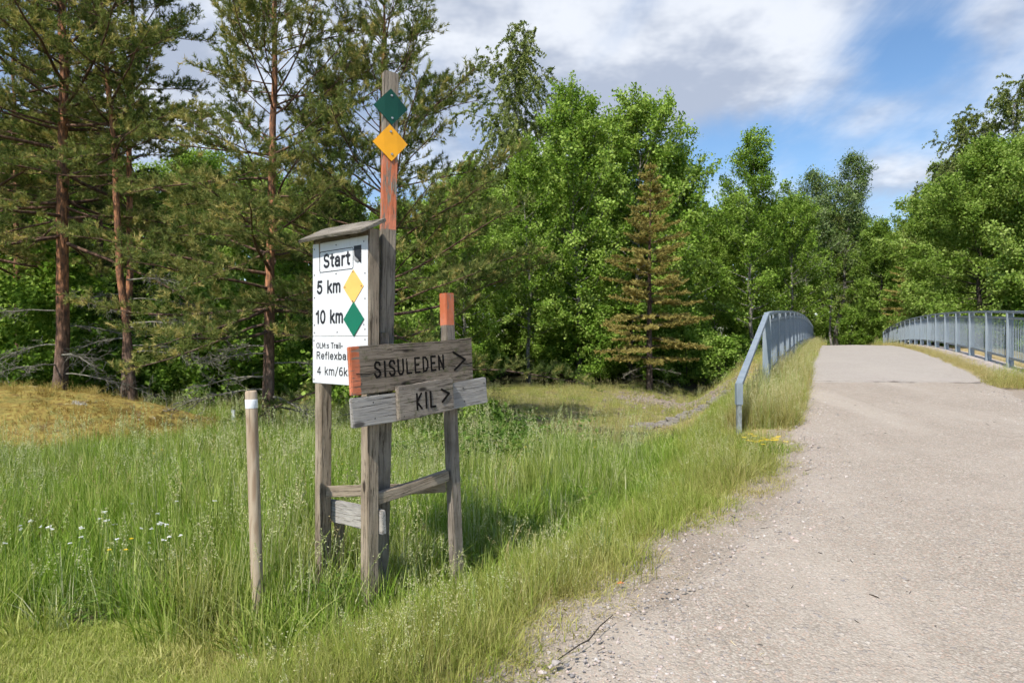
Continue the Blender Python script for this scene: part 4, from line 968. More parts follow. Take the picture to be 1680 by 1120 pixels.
tree('pine_tree', 'pine_tall', 95, 14.0, 1.0, 'thickest pine with reddish bark rising behind the mossy outcrop', 'pine tree', PG, rz=.4, dead=[(.9, .1, 2, 1.), (1.3, -.5, 1, 1.2), (1.5, 3.0, 2, .9), (1.9, .3, 3, 1.), (2.2, -2.6, 1, 1), (2.5, -.2, 2, .8), (1.1, -1.6, 1, 1)])
tree('pine_tree', 'pine_slim', 108, 17.0, 1.0, 'slender pine half hidden directly behind the thickest trunk', 'pine tree', PG, rz=2.2, dead=[(1.6, .4, 1, 1.), (2.4, -2, 3, 1)])
tree('pine_tree', 'pine_slim', 204, 14.6, 1.0, 'straight slim pine, the first of the pair right of the thickest pine', 'pine tree', PG, rz=1.1, dead=[(1.5, .2, 1, 1.), (2.2, .1, 2, .8), (2.6, 2.9, 1, .9), (1.9, -.4, 3, 1.1)])
tree('pine_tree', 'pine_slim', 222, 14.0, .98, 'slim pine leaning slightly over, the second of the pair', 'pine tree', PG, rz=4.0, tilt=.055, dead=[(1.4, .3, 2, .9), (2.0, -.1, 1, 1.2), (2.5, .5, 2, .8), (2.9, -.3, 1, 1.1), (1.7, 3.0, 3, 1)])
tree('pine_tree', 'pine_near', 444, 10.2, 1.0, 'bushy pine standing between the round stake and the white board', 'pine tree', PG, rz=.9, dead=[(.55, .1, 0, 1.1), (.8, 3.3, 2, .8), (1.0, 3.0, 3, 1.0), (1.2, .3, 1, .8), (1.45, 2.7, 1, .9), (.7, -.5, 0, 1.2), (1.35, -2.4, 3, .8)])
tree('pine_tree', 'pine_wide', 640, 10.9, 1.0, 'wide spreading young pine behind the tall waymark post', 'pine tree', PG, rz=2.6, dead=[(.6, .2, 1, .8), (.5, 3.0, 0, 1)])
tree('pine_tree', 'pine_tall', -40, 15.5, .95, 'pine at the picture edge whose branches reach in above the outcrop', 'pine tree', PG, rz=3.6)
tree('pine_tree', 'pine_slim', 30, 19.0, 1.1, 'dark pine trunk deep in the wood, first from the picture edge', 'pine tree', PG, rz=5.)
tree('spruce_tree', 'spruce_dark', 160, 22., 1.0, 'dark spruce filling the gap between thickest pine and slim pair', 'spruce tree', 'dark spruces in the wood')
tree('spruce_tree', 'spruce_dark', 540, 21., .75, 'dark spruce low behind the white board', 'spruce tree', 'dark spruces in the wood', rz=2.)
tree('spruce_tree', 'spruce', 1066, 25.5, 1.0, 'tawny olive spruce with tiered branches standing alone before the green aspens', 'spruce tree', dead=[(.5, .2, 0, .9), (.7, 2.6, 0, 1.), (.9, -.4, 3, .8), (1.0, 3.6, 0, 1.2)])
tree('birch_tree', 'birch', 846, 36., 1.0, 'tall weeping birch with a pale crown rising above the other trees', 'birch tree', rz=1.)
AG = 'aspens behind the grassy slope'
tree('aspen_tree', 'aspen_a', 946, 29.5, .99, 'bright green aspen with a pale visible trunk, tallest of the aspens', 'aspen tree', AG)
tree('aspen_tree', 'aspen_b', 1032, 31.5, 1.06, 'rounded green aspen top just behind and beside the tallest aspen', 'aspen tree', AG, rz=1.3)
tree('aspen_tree', 'aspen_b', 1096, 33., .92, 'shorter green aspen peeking out behind the tawny spruce', 'aspen tree', AG, rz=3.3)
tree('aspen_tree', 'aspen_a', 905, 34., .80, 'full green aspen closing the gap between the weeping birch and the tallest aspen', 'aspen tree', AG, rz=.8)
tree('aspen_tree', 'aspen_c', 868, 28., .72, 'leafy aspen below the weeping birch', 'aspen tree', AG, rz=4.)
tree('aspen_tree', 'aspen_a', 770, 25., .62, 'lower green aspen right behind the carved boards', 'aspen tree', AG, rz=2.5)
tree('aspen_tree', 'aspen_c', 1232, 37., .94, 'slim aspen with a pale crooked trunk beside the slanted railing end', 'aspen tree', AG, rz=.5)
tree('aspen_tree', 'aspen_b', 1180, 40., .72, 'small leafy aspen between the tawny spruce and the slanted railing', 'aspen tree', AG, rz=5.2)
tree('aspen_tree', 'aspen_b', 1290, 42., .82, 'leafy aspen directly above the end of the near railing', 'aspen tree', AG, rz=2.0)
SG = 'windblown trees beyond the bridge'
tree('poplar_tree', 'silver', 1312, 54., .97, 'silvery windblown poplar, the first of two beyond the bridge', 'poplar tree', SG, rz=.3)
tree('poplar_tree', 'silver', 1376, 56., 1.06, 'silvery windblown poplar with twin pale trunks where the bridge ends', 'poplar tree', SG, rz=0.)
tree('birch_tree', 'birch_light', 1366, 55., .8, 'thin pale birch trunk beside the twin trunked poplar', 'birch tree', rz=1.)
tree('maple_tree', 'maple_b', 1446, 50., .92, 'fresh green maple beyond the far end of the bridge', 'maple tree', 'maples beside the bridge', rz=1.)
tree('maple_tree', 'maple', 1606, 31., .82, 'big rounded maple towering over the far railing', 'maple tree', 'maples beside the bridge', rz=2.)
tree('maple_tree', 'maple_b', 1530, 38., .86, 'mid sized maple between the big maple and the bridge end', 'maple tree', 'maples beside the bridge', rz=4.)
tree('maple_tree', 'maple', 1720, 29., .90, 'maple cut by the picture edge above the far railing', 'maple tree', 'maples beside the bridge', rz=5.)
tree('birch_tree', 'birch', 1655, 44., 1.06, 'tall birch crown at the picture corner above the big maple', 'birch tree', rz=2.)
tree('birch_tree', 'birch', 1590, 46., .98, 'birch crown stepping up behind the big maple', 'birch tree', rz=3.5)
tree('birch_tree', 'birch_light', 1535, 48., 1.0, 'loose birch crown leaning out behind the mid sized maple', 'birch tree', rz=.4)
tree('spruce_tree', 'spruce', 1500, 42., .85, 'small tawny spruce shaded below the maples by the far railing', 'spruce tree', rz=1.)
# the mass of the wood behind
BL = 'green broadleaf tree in the dense wood behind the nearer trees'
bk = [(-60, 24, 'maple_b'), (60, 26, 'aspen_b'), (150, 30, 'maple_b'), (250, 25, 'maple_b'), (330, 30, 'aspen_b'), (420, 24, 'maple_b'), (480, 32, 'aspen_a'), (570, 27, 'maple_b'), (640, 34, 'aspen_b'), (700, 29, 'maple_b'),
      (740, 38, 'aspen_a'), (800, 34, 'maple_b'), (880, 40, 'aspen_b'), (960, 39, 'maple_b'), (1010, 44, 'aspen_a'), (1080, 42, 'maple_b'), (1140, 46, 'aspen_b'), (1200, 52, 'maple_b'), (1250, 56, 'maple_b'), (1330, 66, 'maple_b'), (1400, 70, 'maple'), (1440, 66, 'maple'),
      (1500, 60, 'maple'), (1570, 52, 'maple'), (1660, 40, 'maple_b'), (1760, 40, 'maple'), (1350, 74, 'maple'), (300, 38, 'maple'), (100, 38, 'maple'), (540, 40, 'maple'), (-20, 34, 'maple')]
hs = {'maple_b': 10., 'maple': 11., 'aspen_a': 12.5, 'aspen_b': 11.5}
rr_ = random.Random(5)
for (px, d, k) in bk:
    top = np.interp(px, [-100, 200, 500, 700, 850, 960, 1060, 1120, 1200, 1300, 1440, 1500, 1580, 1800], [190, 250, 300, 330, 280, 250, 280, 340, 330, 330, 380, 360, 250, 150])
    want = (560 - top)/1120*d + 1.5 - float(ground_z(lat(px, d), d))
    tree('broadleaf_tree', k, px, d, want/hs[k]*rr_.uniform(.92, 1.03), BL, 'tree', 'broadleaf trees massed in the wood', rz=rr_.uniform(0, 6))
# shrubs one can tell apart
SH = 'shrubs at the foot of the wood'
for (px, d, k, s, lb) in [(772, 9.8, 'bush_low', .34, 'low leafy shrub right behind the carved boards'), (806, 10.9, 'bush_low', .30, 'low leafy shrub between the carved boards and the sunlit slope'), (708, 10.4, 'bush_low', .40, 'leafy shrub seen under the short arrow plank'),
                       (1128, 29., 'bush', .8, 'leafy bush right of the tawny spruce'), (1190, 27., 'bush_low', 1.0, 'leafy bush below the slim crooked aspen'), (985, 27.5, 'bush', .95, 'round green bush left of the tawny spruce'), (1395, 50, 'bush', .9, 'dense bush closing the view at the end of the bridge'), (1440, 49, 'bush', .8, 'grey green bush by the far railing end')]:
    tree('leafy_shrub', k, px, d, s, lb, 'shrub', SH, rz=d)
# uncountable undergrowth filling the wood
def undergrowth():
    rng = np.random.default_rng(3); n = 420
    d = rng.uniform(15, 46, n); px = rng.uniform(-150, 1330, n); x = lat(px, d)
    keep = (edge_l(d) - x > 3.6) & ~((d < 27.5) & (x > -1.6 - .12*(27 - d)*0)) & (d > 14.8)
    x, d = x[keep], d[keep]
    x2 = lat(rng.uniform(1440, 1800, 60), 1); d2 = rng.uniform(24, 44, 60); x2 = x2*d2; k2 = x2 - edge_r(d2) > 4.5
    x = np.concatenate([x, x2[k2]]); d = np.concatenate([d, d2[k2]])
    P = np.stack([x, d, ground_z(x, d) - .05], 1); m = len(P)
    ps = []
    for k in ('bush', 'bush_low'): ps.append(get(k)[1])
    o = scatter('undergrowth', P, rng.integers(0, 2, m), rng.uniform(0, 6.28, m), rng.uniform(.55, 1.15, m), ps)
    tag(o, 'dense green undergrowth of bushes beneath the trees', 'undergrowth', kind='stuff')
undergrowth()
# ------------------------------------------------------------------ grass, flowers, loose stones
def blades(n, rad, h, w, rng, lean=.35, seg=3, tint=(.5, .18), droop=.5):
    """n curved tapering blades; returns triangle mesh arrays"""
    a = rng.uniform(0, 6.283, n); r = rad*np.sqrt(rng.uniform(0, 1, n)); B = np.stack([r*np.cos(a), r*np.sin(a), np.full(n, -.02)], 1)
    H = h*rng.uniform(.55, 1.1, n); az = a + rng.normal(size=n)*1.1; ln = np.abs(rng.normal(size=n))*lean
    D = np.stack([np.cos(az), np.sin(az), np.zeros(n)], 1); W = np.stack([-np.sin(az), np.cos(az), np.zeros(n)], 1)*w*rng.choice([.55, .8, 1.1, 1.7], n, p=[.3, .35, .25, .1])[:, None]*.5
    tw = rng.uniform(0, 3.14, n); W = W*np.cos(tw)[:, None] + D*np.sin(tw)[:, None]*w*.35
    V = np.empty((n, 2*seg + 1, 3)); 
    for k in range(seg + 1):
        t = k/seg; c = B + np.array([0, 0, 1])*(H*(t - droop*ln*.5*t**2.5))[:, None] + D*(H*ln*t**1.8)[:, None]
        if k < seg: V[:, 2*k] = c - W*(1 - .75*t); V[:, 2*k + 1] = c + W*(1 - .75*t)
        else: V[:, 2*seg] = c
    f = []
    for k in range(seg - 1): f += [(2*k, 2*k + 1, 2*k + 3), (2*k, 2*k + 3, 2*k + 2)]
    f.append((2*seg - 2, 2*seg - 1, 2*seg))
    F = (np.array(f)[None] + (np.arange(n)*(2*seg + 1))[:, None, None]).reshape(-1, 3)
    T = np.repeat(np.clip(np.where(rng.uniform(0, 1, n) < .07, .98, rng.normal(tint[0], tint[1]*1.35, n)), 0, 1), 2*seg + 1)
    return V.reshape(-1, 3), F, T
def seedheads(n, rad, h, rng, flakes=26, size=.013, plume=.14):
    """thin stalks with loose pale panicles"""
    Vs, Fs, Ts = [], [], []; q = 0
    for i in range(n):
        a = rng.uniform(0, 6.283); r = rad*math.sqrt(rng.uniform()); hh = h*rng.uniform(.7, 1.15); az = rng.uniform(0, 6.283); ln = abs(rng.normal())*.16
        b = np.array([r*math.cos(a), r*math.sin(a), -.02]); d = np.array([math.cos(az), math.sin(az), 0]); t = np.linspace(0, 1, 5)
        c = b + np.stack([d[0]*hh*ln*t**2, d[1]*hh*ln*t**2, hh*t], 1); s = np.array([-d[1], d[0], 0])*.0011
        V = np.concatenate([c - s, c + s]); F = []
        for k in range(4): F += [(k, k + 5, k + 6), (k, k + 6, k + 1)]
        Vs.append(V); Fs.append(np.array(F) + q); Ts.append(np.full(10, .55)); q += 10
        m = int(flakes*rng.uniform(.6, 1.2)); f = rng.uniform(0, 1, m)**.8; cc = c[-1] - (c[-1] - c[-2])/np.linalg.norm(c[-1] - c[-2])*(plume*f)[:, None]
        cc = cc + rng.normal(size=(m, 3))*np.array([.011, .011, .006])*(f[:, None]*1.2 + .15)
        u = nrm(rng.normal(size=(m, 3)) + np.array([0, 0, 1.2]))*size*.5; v = nrm(np.cross(u, rng.normal(size=(m, 3))))*size*.22
        V = np.stack([cc - u, cc + v, cc + u, cc - v], 1).reshape(-1, 3); i4 = np.arange(m)[:, None]*4
        F = np.concatenate([i4 + np.array([[0, 1, 2]]), i4 + np.array([[0, 2, 3]])]); Vs.append(V); Fs.append(F + q); Ts.append(np.full(4*m, np.clip(rng.normal(.9, .08), 0, 1))); q += 4*m
    return np.concatenate(Vs), np.concatenate(Fs), np.concatenate(Ts)
def join(*parts):
    V, F, T = [], [], []; q = 0
    for (v, f, t) in parts: V.append(v); F.append(f + q); T.append(t); q += len(v)
    return np.concatenate(V), np.concatenate(F), np.concatenate(T)
def gm(name, arr, mat):
    me = mesh_np(name, *arr, smooth_=False); me.materials.append(mat); return me
M_TALL = mat_leaf('meadow_blade', (.075, .165, .016), (.235, .375, .046), (.48, .55, .18), .42, .05, inst=('dryness', (.20, .165, .05), (.62, .50, .24)))
M_HERB = mat_leaf('herb_leaf', (.05, .10, .02), (.13, .22, .045), (.28, .36, .10), .35, 0)
M_LAWN = mat_leaf('lawn_blade', (.13, .20, .024), (.30, .39, .065), (.54, .55, .20), .4, .04, inst=('dryness', (.25, .19, .07), (.66, .53, .27)))
M_SEED = mat_leaf('seed_head', (.09, .165, .02), (.24, .35, .055), (.60, .60, .37), .38, .04, inst=('dryness', (.24, .20, .07), (.60, .50, .27)))
def in_channel(x, y):
    ax, ay, bx, by = 4.55, 13.3, 2.35, 11.9; dx, dy = bx - ax, by - ay
    t = np.clip(((x - ax)*dx + (y - ay)*dy)/(dx*dx + dy*dy), 0, 1); return np.hypot(x - ax - t*dx, y - ay - t*dy)
def ragged(x, y): return .34*wav(x, y, 1.25) + .16*wav(x + 5, y, 3.9)
def grass():
    rng = np.random.default_rng(17)
    tall = [gm('meadow_clump', blades(105, .15, .50, .0085, rng, .36), M_TALL) for _ in range(4)]
    seed = [gm('seed_clump', join(blades(66, .15, .44, .0078, rng, .34), seedheads(8, .14, .60, rng)), M_SEED) for _ in range(4)]
    fine = [gm('fine_clump', blades(90, .15, .26, .004, rng, .40, 3), M_TALL) for _ in range(3)]
    def herb(n, rad, h, s):
        C = np.stack([rng.normal(size=n)*rad, rng.normal(size=n)*rad, rng.uniform(.1, 1, n)*h], 1)
        me = leaves_mesh('herb_clump', C, s*rng.uniform(.6, 1.3, n), np.zeros((n, 3)), np.clip(rng.normal(.4, .15, n), 0, 1), .5, .7, .1, rng); me.materials.append(M_HERB); return me
    herbs_ = [herb(70, .09, .30, .045), herb(90, .10, .22, .035)]
    straw = [gm('straw_clump', join(blades(10, .12, .55, .004, rng, .5), seedheads(3, .10, .7, rng, 40, .012, .16)), M_SEED)]
    kinds = tall + seed + fine + herbs_ + straw
    # --- long meadow grass
    gx, gy = np.meshgrid(np.arange(-10, 6.2, .17), np.arange(2.75, 12.6, .17)); x = gx.ravel() + rng.uniform(-.09, .09, gx.size); y = gy.ravel() + rng.uniform(-.09, .09, gx.size); N = len(x)
    tl = edge_l(y) - x; hz = np.sqrt(((x - HUMP[0])/HUMP[2])**2 + ((y - HUMP[1])/HUMP[3])**2)
    lawn_y = 3.42 - .40*smooth(-1.75, -1.15, x) + .06*np.sin(x*9) + .05*np.sin(x*23)
    edge_w = .46 + .46*smooth(7.5, 4, y) - ragged(x, y)
    keep = (tl > edge_w) & (in_channel(x, y) > .48) & (hz > .93) & (y < 12.6 - 4.2*smooth(-2.2, .4, x) + .5*wav(x, y, 1.5) + 2.*smooth(2.2, .9, tl)) & (y > lawn_y) & (x < y*.95 + .5) & (x > -y*.86 - .6)
    thin = np.where(tl < 1.3, .66, 1.)
    patch = .5 + .5*wav(x + 3, y, .9)
    keep &= rng.uniform(0, 1, N) < thin*(.80 + .2*patch)
    x, y, tl, patch = x[keep], y[keep], tl[keep], patch[keep]; n = len(x)
    near = smooth(4.15, 3.2, y)
    hgt = (1.05 - .22*near)*(.26 + .74*smooth(.8, 2.5, tl))*(.82 + .3*wav(x, y, 1.2))*(1 - .28*smooth(7, 11, y))
    hgt = np.clip(hgt*rng.uniform(.75, 1.25, n), .16, 1.25)
    ps = np.clip(.26 + .26*wav(x - 2, y, .8) + .45*np.exp(-((x + .6)/1.2)**2 - ((y - 3.6)/1.)**2), .05, .75)*smooth(1., 1.9, tl)
    kind = np.where(rng.uniform(0, 1, n) < ps, rng.integers(4, 8, n), rng.integers(0, 4, n)); kind = np.where((tl < 1.0 + .3*wav(x, y, 1.9)) | (hgt < .34), rng.integers(8, 11, n), kind)
    u_ = rng.uniform(0, 1, n); pw = .05 + .08*(wav(x, y, 1.1) > .35); kind = np.where((u_ < pw) & (tl > .9), rng.integers(11, 13, n), np.where((u_ > .965) & (tl > .9), 13, kind))
    sc = np.where((kind >= 8) & (kind < 11), np.clip(hgt*1.7, .4, 1.1), np.where((kind >= 4) & (kind < 8), hgt*1.22, hgt))
    dry = np.clip(.08 + .42*smooth(1.5, .3, tl + ragged(x, y)) + .22*wav(x, y, 1.7) + .25*smooth(7.5, 11.5, y)*smooth(-2, 2, x) + rng.normal(size=n)*.13, 0, 1)
    dry = np.where(kind == 13, 1., dry)
    P = np.stack([x, y, ground_z(x, y)], 1)
    tag(scatter('meadow_grass', P, kind, rng.uniform(0, 6.283, n), np.stack([.85 + .35*rng.uniform(0, 1, n), .85 + .35*rng.uniform(0, 1, n), sc], 1), kinds, dict(dryness=dry), rng.normal(size=(n, 2))*.06),
        'long green meadow grass with pale seed heads around the signs', 'grass', kind='stuff')
    print('meadow clumps', n)
    m = 95; d = rng.uniform(7.4, 11, m); x2 = lat(rng.normal(785, 60, m), d); P2 = np.stack([x2, d, ground_z(x2, d)], 1)
    tag(scatter('herb_patch', P2, rng.integers(0, 2, m), rng.uniform(0, 6.28, m), rng.uniform(1.0, 2.2, m), [herb(80, .09, .26, .042), herb(90, .10, .2, .036)]), 'lush broad leaved herbs behind the carved boards', 'herbs', kind='stuff')
    # --- short, dry grass: slope beyond the meadow, verges, bridge shoulders, lawn corner
    short = [gm('short_clump', blades(40, .13, .085, .0062, rng, .7, 2, (.6, .2)), M_LAWN) for _ in range(4)] + [gm('verge_clump', blades(40, .12, .24, .0048, rng, .5, 3), M_LAWN) for _ in range(3)] + [gm('verge_seed', join(blades(26, .12, .22, .0045, rng, .45), seedheads(6, .12, .34, rng, 20, .010, .09)), M_SEED) for _ in range(2)]
    Ps, K, S, D = [], [], [], []
    def add(x, y, k, s, d, z=None):
        zz = ground_z(x, y) if z is None else z
        Ps.append(np.stack([x, y, zz], 1)); K.append(k); S.append(s); D.append(np.clip(d, 0, 1))
    n = 6000; x = rng.uniform(-3.2, -.75, n); y = rng.uniform(2.3, 3.7, n); ly = 3.42 - .40*smooth(-1.75, -1.15, x) + .06*np.sin(x*9); bare = wav(x*1.7, y*1.7, 3.); k_ = (y < ly + .08) & (rng.uniform(0, 1, n) < .95 - .35*(bare > .4)); x, y = x[k_], y[k_]; n = len(x)
    add(x, y, rng.integers(0, 4, n), rng.uniform(.45, 1.0, n)*(1 - .25*smooth(-1.7, -1.0, x)), .06 + .26*wav(x, y, 4) + .22*smooth(-1.7, -1.1, x) + rng.normal(size=n)*.15)
    # fringe towards the gravel
    n = 10000; y = 2.3 + 9.6*rng.uniform(0, 1, n)**1.35; tl = rng.uniform(-.28, 1.35, n); x = edge_l(y) - tl; rg = tl + ragged(x, y) - .12*smooth(7.5, 4, y); pr = np.maximum(smooth(-.15, 1.05, rg), .5*(rg > -.28)*(wav(x, y, 6.) > .78)); k_ = rng.uniform(0, 1, n) < pr*.9; x, y, tl, rg = x[k_], y[k_], tl[k_], rg[k_]; n = len(x)
    add(x, y, np.where(rng.uniform(0, 1, n) < .72 - .35*smooth(.3, 1., rg), rng.integers(0, 4, n), rng.integers(4, 7, n)), rng.uniform(.35, 1.0, n)*(.35 + .6*smooth(0, 1.1, rg)), .56 - .40*rg + .3*wav(x, y, 2.2) + rng.normal(size=n)*.2)
    n = 3000; y = 2.6 + 9.5*rng.uniform(0, 1, n)**1.3; tl = rng.uniform(.25, 1.2, n); x = edge_l(y) - tl; k_ = rng.uniform(0, 1, n) < smooth(.2, 1.0, tl + ragged(x, y))*(.25 + .4*(wav(x, y, 2.0) > 0)); x, y, tl = x[k_], y[k_], tl[k_]; n = len(x)
    add(x, y, np.where(rng.uniform(0, 1, n) < .15, rng.integers(7, 9, n), rng.integers(4, 7, n)), rng.uniform(.5, 1.1, n), .40 - .25*tl + .25*wav(x, y, 2.) + rng.normal(size=n)*.18)
    # sunlit slope between meadow and spruce
    n = 5000; y = rng.uniform(8.4, 27.5, n); x = rng.uniform(-2.6, 11, n); tl = edge_l(y) - x; sc_ = np.exp(-(((x - 4.7)/1.3)**2 + ((y - 19.2)/3.6)**2)**1.5); k_ = (tl > .75) & (in_channel(x, y) > .42) & (rng.uniform(0, 1, n) > sc_*1.2) & (wav(x, y, .9) > -.75) & (x > -2.6 + (y > 12.5)*1.2); x, y = x[k_], y[k_]; n = len(x)
    add(x, y, np.where(rng.uniform(0, 1, n) < .7, rng.integers(0, 4, n), rng.integers(4, 9, n)), rng.uniform(.7, 1.4, n), .42 + .3*wav(x, y, .7) + rng.normal(size=n)*.2)
    # left bridge shoulder (deep, yellow-green) and right one (short, brown)
    n = 2200; y = 8 + 33*rng.uniform(0, 1, n)**1.6; x = rail_l(y) + rng.uniform(-.1, .62, n); dens = np.where(y < 13.5, 1, .55); k_ = rng.uniform(0, 1, n) < dens; x, y = x[k_], y[k_]; n = len(x)
    add(x, y, rng.integers(4, 9, n), rng.uniform(.7, 1.5, n)*np.where(y < 13.5, 1.15, .8), .5 + .25*wav(x, y, 1.) + rng.normal(size=n)*.2, np.where(y > 12, path_z(y) + .01, ground_z(x, y)))
    n = 1500; y = 12 + 30*rng.uniform(0, 1, n)**1.3; x = edge_r(y) + rng.uniform(-.03, .62, n)*np.where(rng.uniform(0, 1, n) < .7, .5, 1); add(x, y, rng.integers(0, 9, n), rng.uniform(.25, .6, n), .85 + .15*wav(x, y, 1.3) + rng.normal(size=n)*.2, path_z(y) + .0)
    n = 900; y = rng.uniform(10.6, 13.6, n); x = edge_r(y) + .3 + rng.uniform(0, 3, n) + .4*(y - 12.6)**2*.3; add(x, y, rng.integers(0, 8, n), rng.uniform(.6, 1.3, n), .25 + .25*wav(x, y, 1.3) + rng.normal(size=n)*.2)
    n = 500; y = rng.uniform(36, 50, n); x = np.where(rng.uniform(0, 1, n) < .5, edge_r(y) + rng.uniform(-.3, 1.2, n), edge_l(y) + rng.uniform(-.8, .2, n)); add(x, y, rng.integers(4, 9, n), rng.uniform(1, 1.8, n), rng.uniform(.2, .7, n), path_z(y))
    n = 260; y = rng.uniform(11.2, 12.1, n); x = edge_r(y) + rng.uniform(-.12, 1.5, n); add(x, y, rng.integers(0, 8, n), rng.uniform(.5, 1., n), rng.uniform(.3, .9, n), path_z(y) + .01)
    # wood edge and rim of the outcrop
    n = 3000; y = rng.uniform(9, 17.5, n); x = rng.uniform(-12, -.4, n); hz = np.sqrt(((x - HUMP[0])/HUMP[2])**2 + ((y - HUMP[1])/HUMP[3])**2); k_ = hz > .95; x, y = x[k_], y[k_]; n = len(x)
    add(x, y, rng.integers(0, 9, n), rng.uniform(.8, 1.6, n), .22 + .35*wav(x, y, .8) + rng.normal(size=n)*.15)
    P = np.concatenate(Ps); n = len(P); s = np.concatenate(S)
    tag(scatter('verge_grass', P, np.concatenate(K), rng.uniform(0, 6.283, n), np.stack([s*.2 + .8, s*.2 + .8, s], 1), short, dict(dryness=np.concatenate(D)), rng.normal(size=(n, 2))*.08),
        'short patchy grass of the verges, mown corner and sunlit slope', 'grass', kind='stuff')
    print('verge clumps', n)
    # --- moss tufts and dry stalks on the outcrop
    n = 1500; a = rng.uniform(0, 6.28, n); r = np.sqrt(rng.uniform(0, 1, n))*.98; x = HUMP[0] + r*HUMP[2]*np.cos(a); y = HUMP[1] + r*HUMP[3]*np.sin(a)
    z = ground_z(x, y) - .06 + HUMP[4]*np.cos(np.minimum(r, 1)*math.pi/2)**1.05 + (.05*wav(x, y, 1.6) + .025*wav(x, y, 4.5))*(1 - r)
    M_MOSS = mat_leaf('moss_tuft', (.13, .075, .02), (.29, .20, .055), (.44, .35, .12), .3, .02)
    mt = [gm('moss_tuft', blades(60, .12, .035, .006, rng, .9, 2), M_MOSS) for _ in range(3)] + [gm('dry_tuft', blades(26, .05, .16, .005, rng, .6, 3, (.85, .1)), M_MOSS)]
    tag(scatter('moss_cover', np.stack([x, y, z], 1), np.where(rng.uniform(0, 1, n) < .12, 3, rng.integers(0, 3, n)), rng.uniform(0, 6.28, n), rng.uniform(.7, 1.8, n), mt), 'golden brown moss and dry tufts on the outcrop', 'moss', kind='stuff')
grass()

def pebbles():
    rng = np.random.default_rng(23); ps = []
    def mp(name):
        m, N, L, out = new_mat(name); g = G(N, L)
        c = g.ramp(g.rand(), [(0, (.17, .16, .165)), (.25, (.30, .275, .26)), (.5, (.42, .37, .34)), (.75, (.50, .40, .36)), (1, (.54, .51, .48))])
        g.principled(out, g.mix(g.math('MULTIPLY', g.noise(g.coord(), 3), .3), c, (.2, .18, .16)), .85, None, .2); return m
    M = mp('pebble_stone'); MS = mat_plain('scree_stone', (.24, .195, .165), .9, .1, var=.5, scale=2)
    for i in range(5):
        bm = bmesh.new(); bmesh.ops.create_icosphere(bm, subdivisions=1, radius=1)
        for v in bm.verts: v.co = Vector((v.co.x*rng.uniform(.7, 1.1), v.co.y*rng.uniform(.6, 1.), v.co.z*rng.uniform(.45, .75)))*rng.uniform(.8, 1.15)
        me = bpy.data.meshes.new('pebble'); bm.to_mesh(me); bm.free(); me.materials.append(M); ps.append(me)
    n = 17000; y = 2.25 + 9.5*rng.uniform(0, 1, n)**1.9; a = edge_l(y) - .75*smooth(8, 3, y) - .12; b = np.minimum(edge_r(y), y*.80 + .3); u = rng.uniform(0, 1, n); u = np.where(rng.uniform(0, 1, n) < .35, u**2.4, u); x = a + (b - a)*u
    tl = edge_l(y) - x; z = np.where(tl > .03, ground_z(x, y), path_z(y) + .012)
    s = .0028 + .0035*rng.gamma(1.3, .7, n) + .004*smooth(.3, -.2, np.abs(tl))*rng.uniform(0, 1, n); s = np.minimum(s, .024)
    tag(scatter('gravel', np.stack([x, y, z + s*.15], 1), rng.integers(0, 5, n), rng.uniform(0, 6.28, n), s, ps), 'loose pinkish grey pebbles strewn on the path', 'gravel', kind='stuff')
    n = 900; x = rng.normal(4.7, .8, n); y = rng.normal(19.2, 2.3, n); k_ = edge_l(y) - x > .9; x, y = x[k_], y[k_]; n = len(x); s = rng.uniform(.03, .09, n)
    ps2 = []
    for q in ps: q2 = q.copy(); q2.materials.clear(); q2.materials.append(MS); ps2.append(q2)
    tag(scatter('scree', np.stack([x, y, ground_z(x, y) + .01], 1), rng.integers(0, 5, n), rng.uniform(0, 6.28, n), s, ps2), 'broken pinkish stones on the bank below the railing', 'scree', kind='stuff')
    # stone-set channel running down the bank from the bridge corner
    root = empty('stone_channel', (3.6, 12.6, float(ground_z(3.6, 12.6)))); tag(root, 'grey stone lined strip running down the bank below the slanted railing', 'stone channel')
    a = Vector((4.55, 13.3, 0)); b = Vector((2.35, 11.9, 0)); d = (b - a).normalized(); nn = Vector((-d.y, d.x, 0))
    ms = mat_plain('channel_stone', (.20, .18, .16), .9, .15, var=.3, scale=5); sm = []
    for i in range(4):
        bm = bmesh.new(); bmesh.ops.create_cube(bm, size=1)
        for v in bm.verts: v.co = Vector((v.co.x*rng.uniform(.7, 1.15), v.co.y*rng.uniform(.65, 1.15), v.co.z*rng.uniform(.4, .6)))
        bmesh.ops.bevel(bm, geom=list(bm.edges), offset=.12, segments=1, affect='EDGES'); me = bpy.data.meshes.new('stone'); bm.to_mesh(me); bm.free(); me.materials.append(ms); sm.append(me)
    for i in range(15):
        for j in range(6):
            if rng.uniform() < .12: continue
            p = a + d*(i + .5*(j % 2) + rng.uniform(-.25, .25))*.18 + nn*((j - 2.5)*.16 + rng.uniform(-.05, .05)); o = bpy.data.objects.new('stone', sm[rng.integers(0, 4)]); COL.objects.link(o)
            p.z = float(ground_z(p.x, p.y)) + rng.uniform(-.01, .035)
            set_world(o, Matrix.Translation(p) @ Matrix.Rotation(rng.uniform(0, 6.28), 4, 'Z') @ Matrix.Rotation(rng.normal()*.15, 4, 'X') @ Matrix.Diagonal((rng.uniform(.13, .25), rng.uniform(.12, .22), rng.uniform(.10, .18), 1)), root)
pebbles()

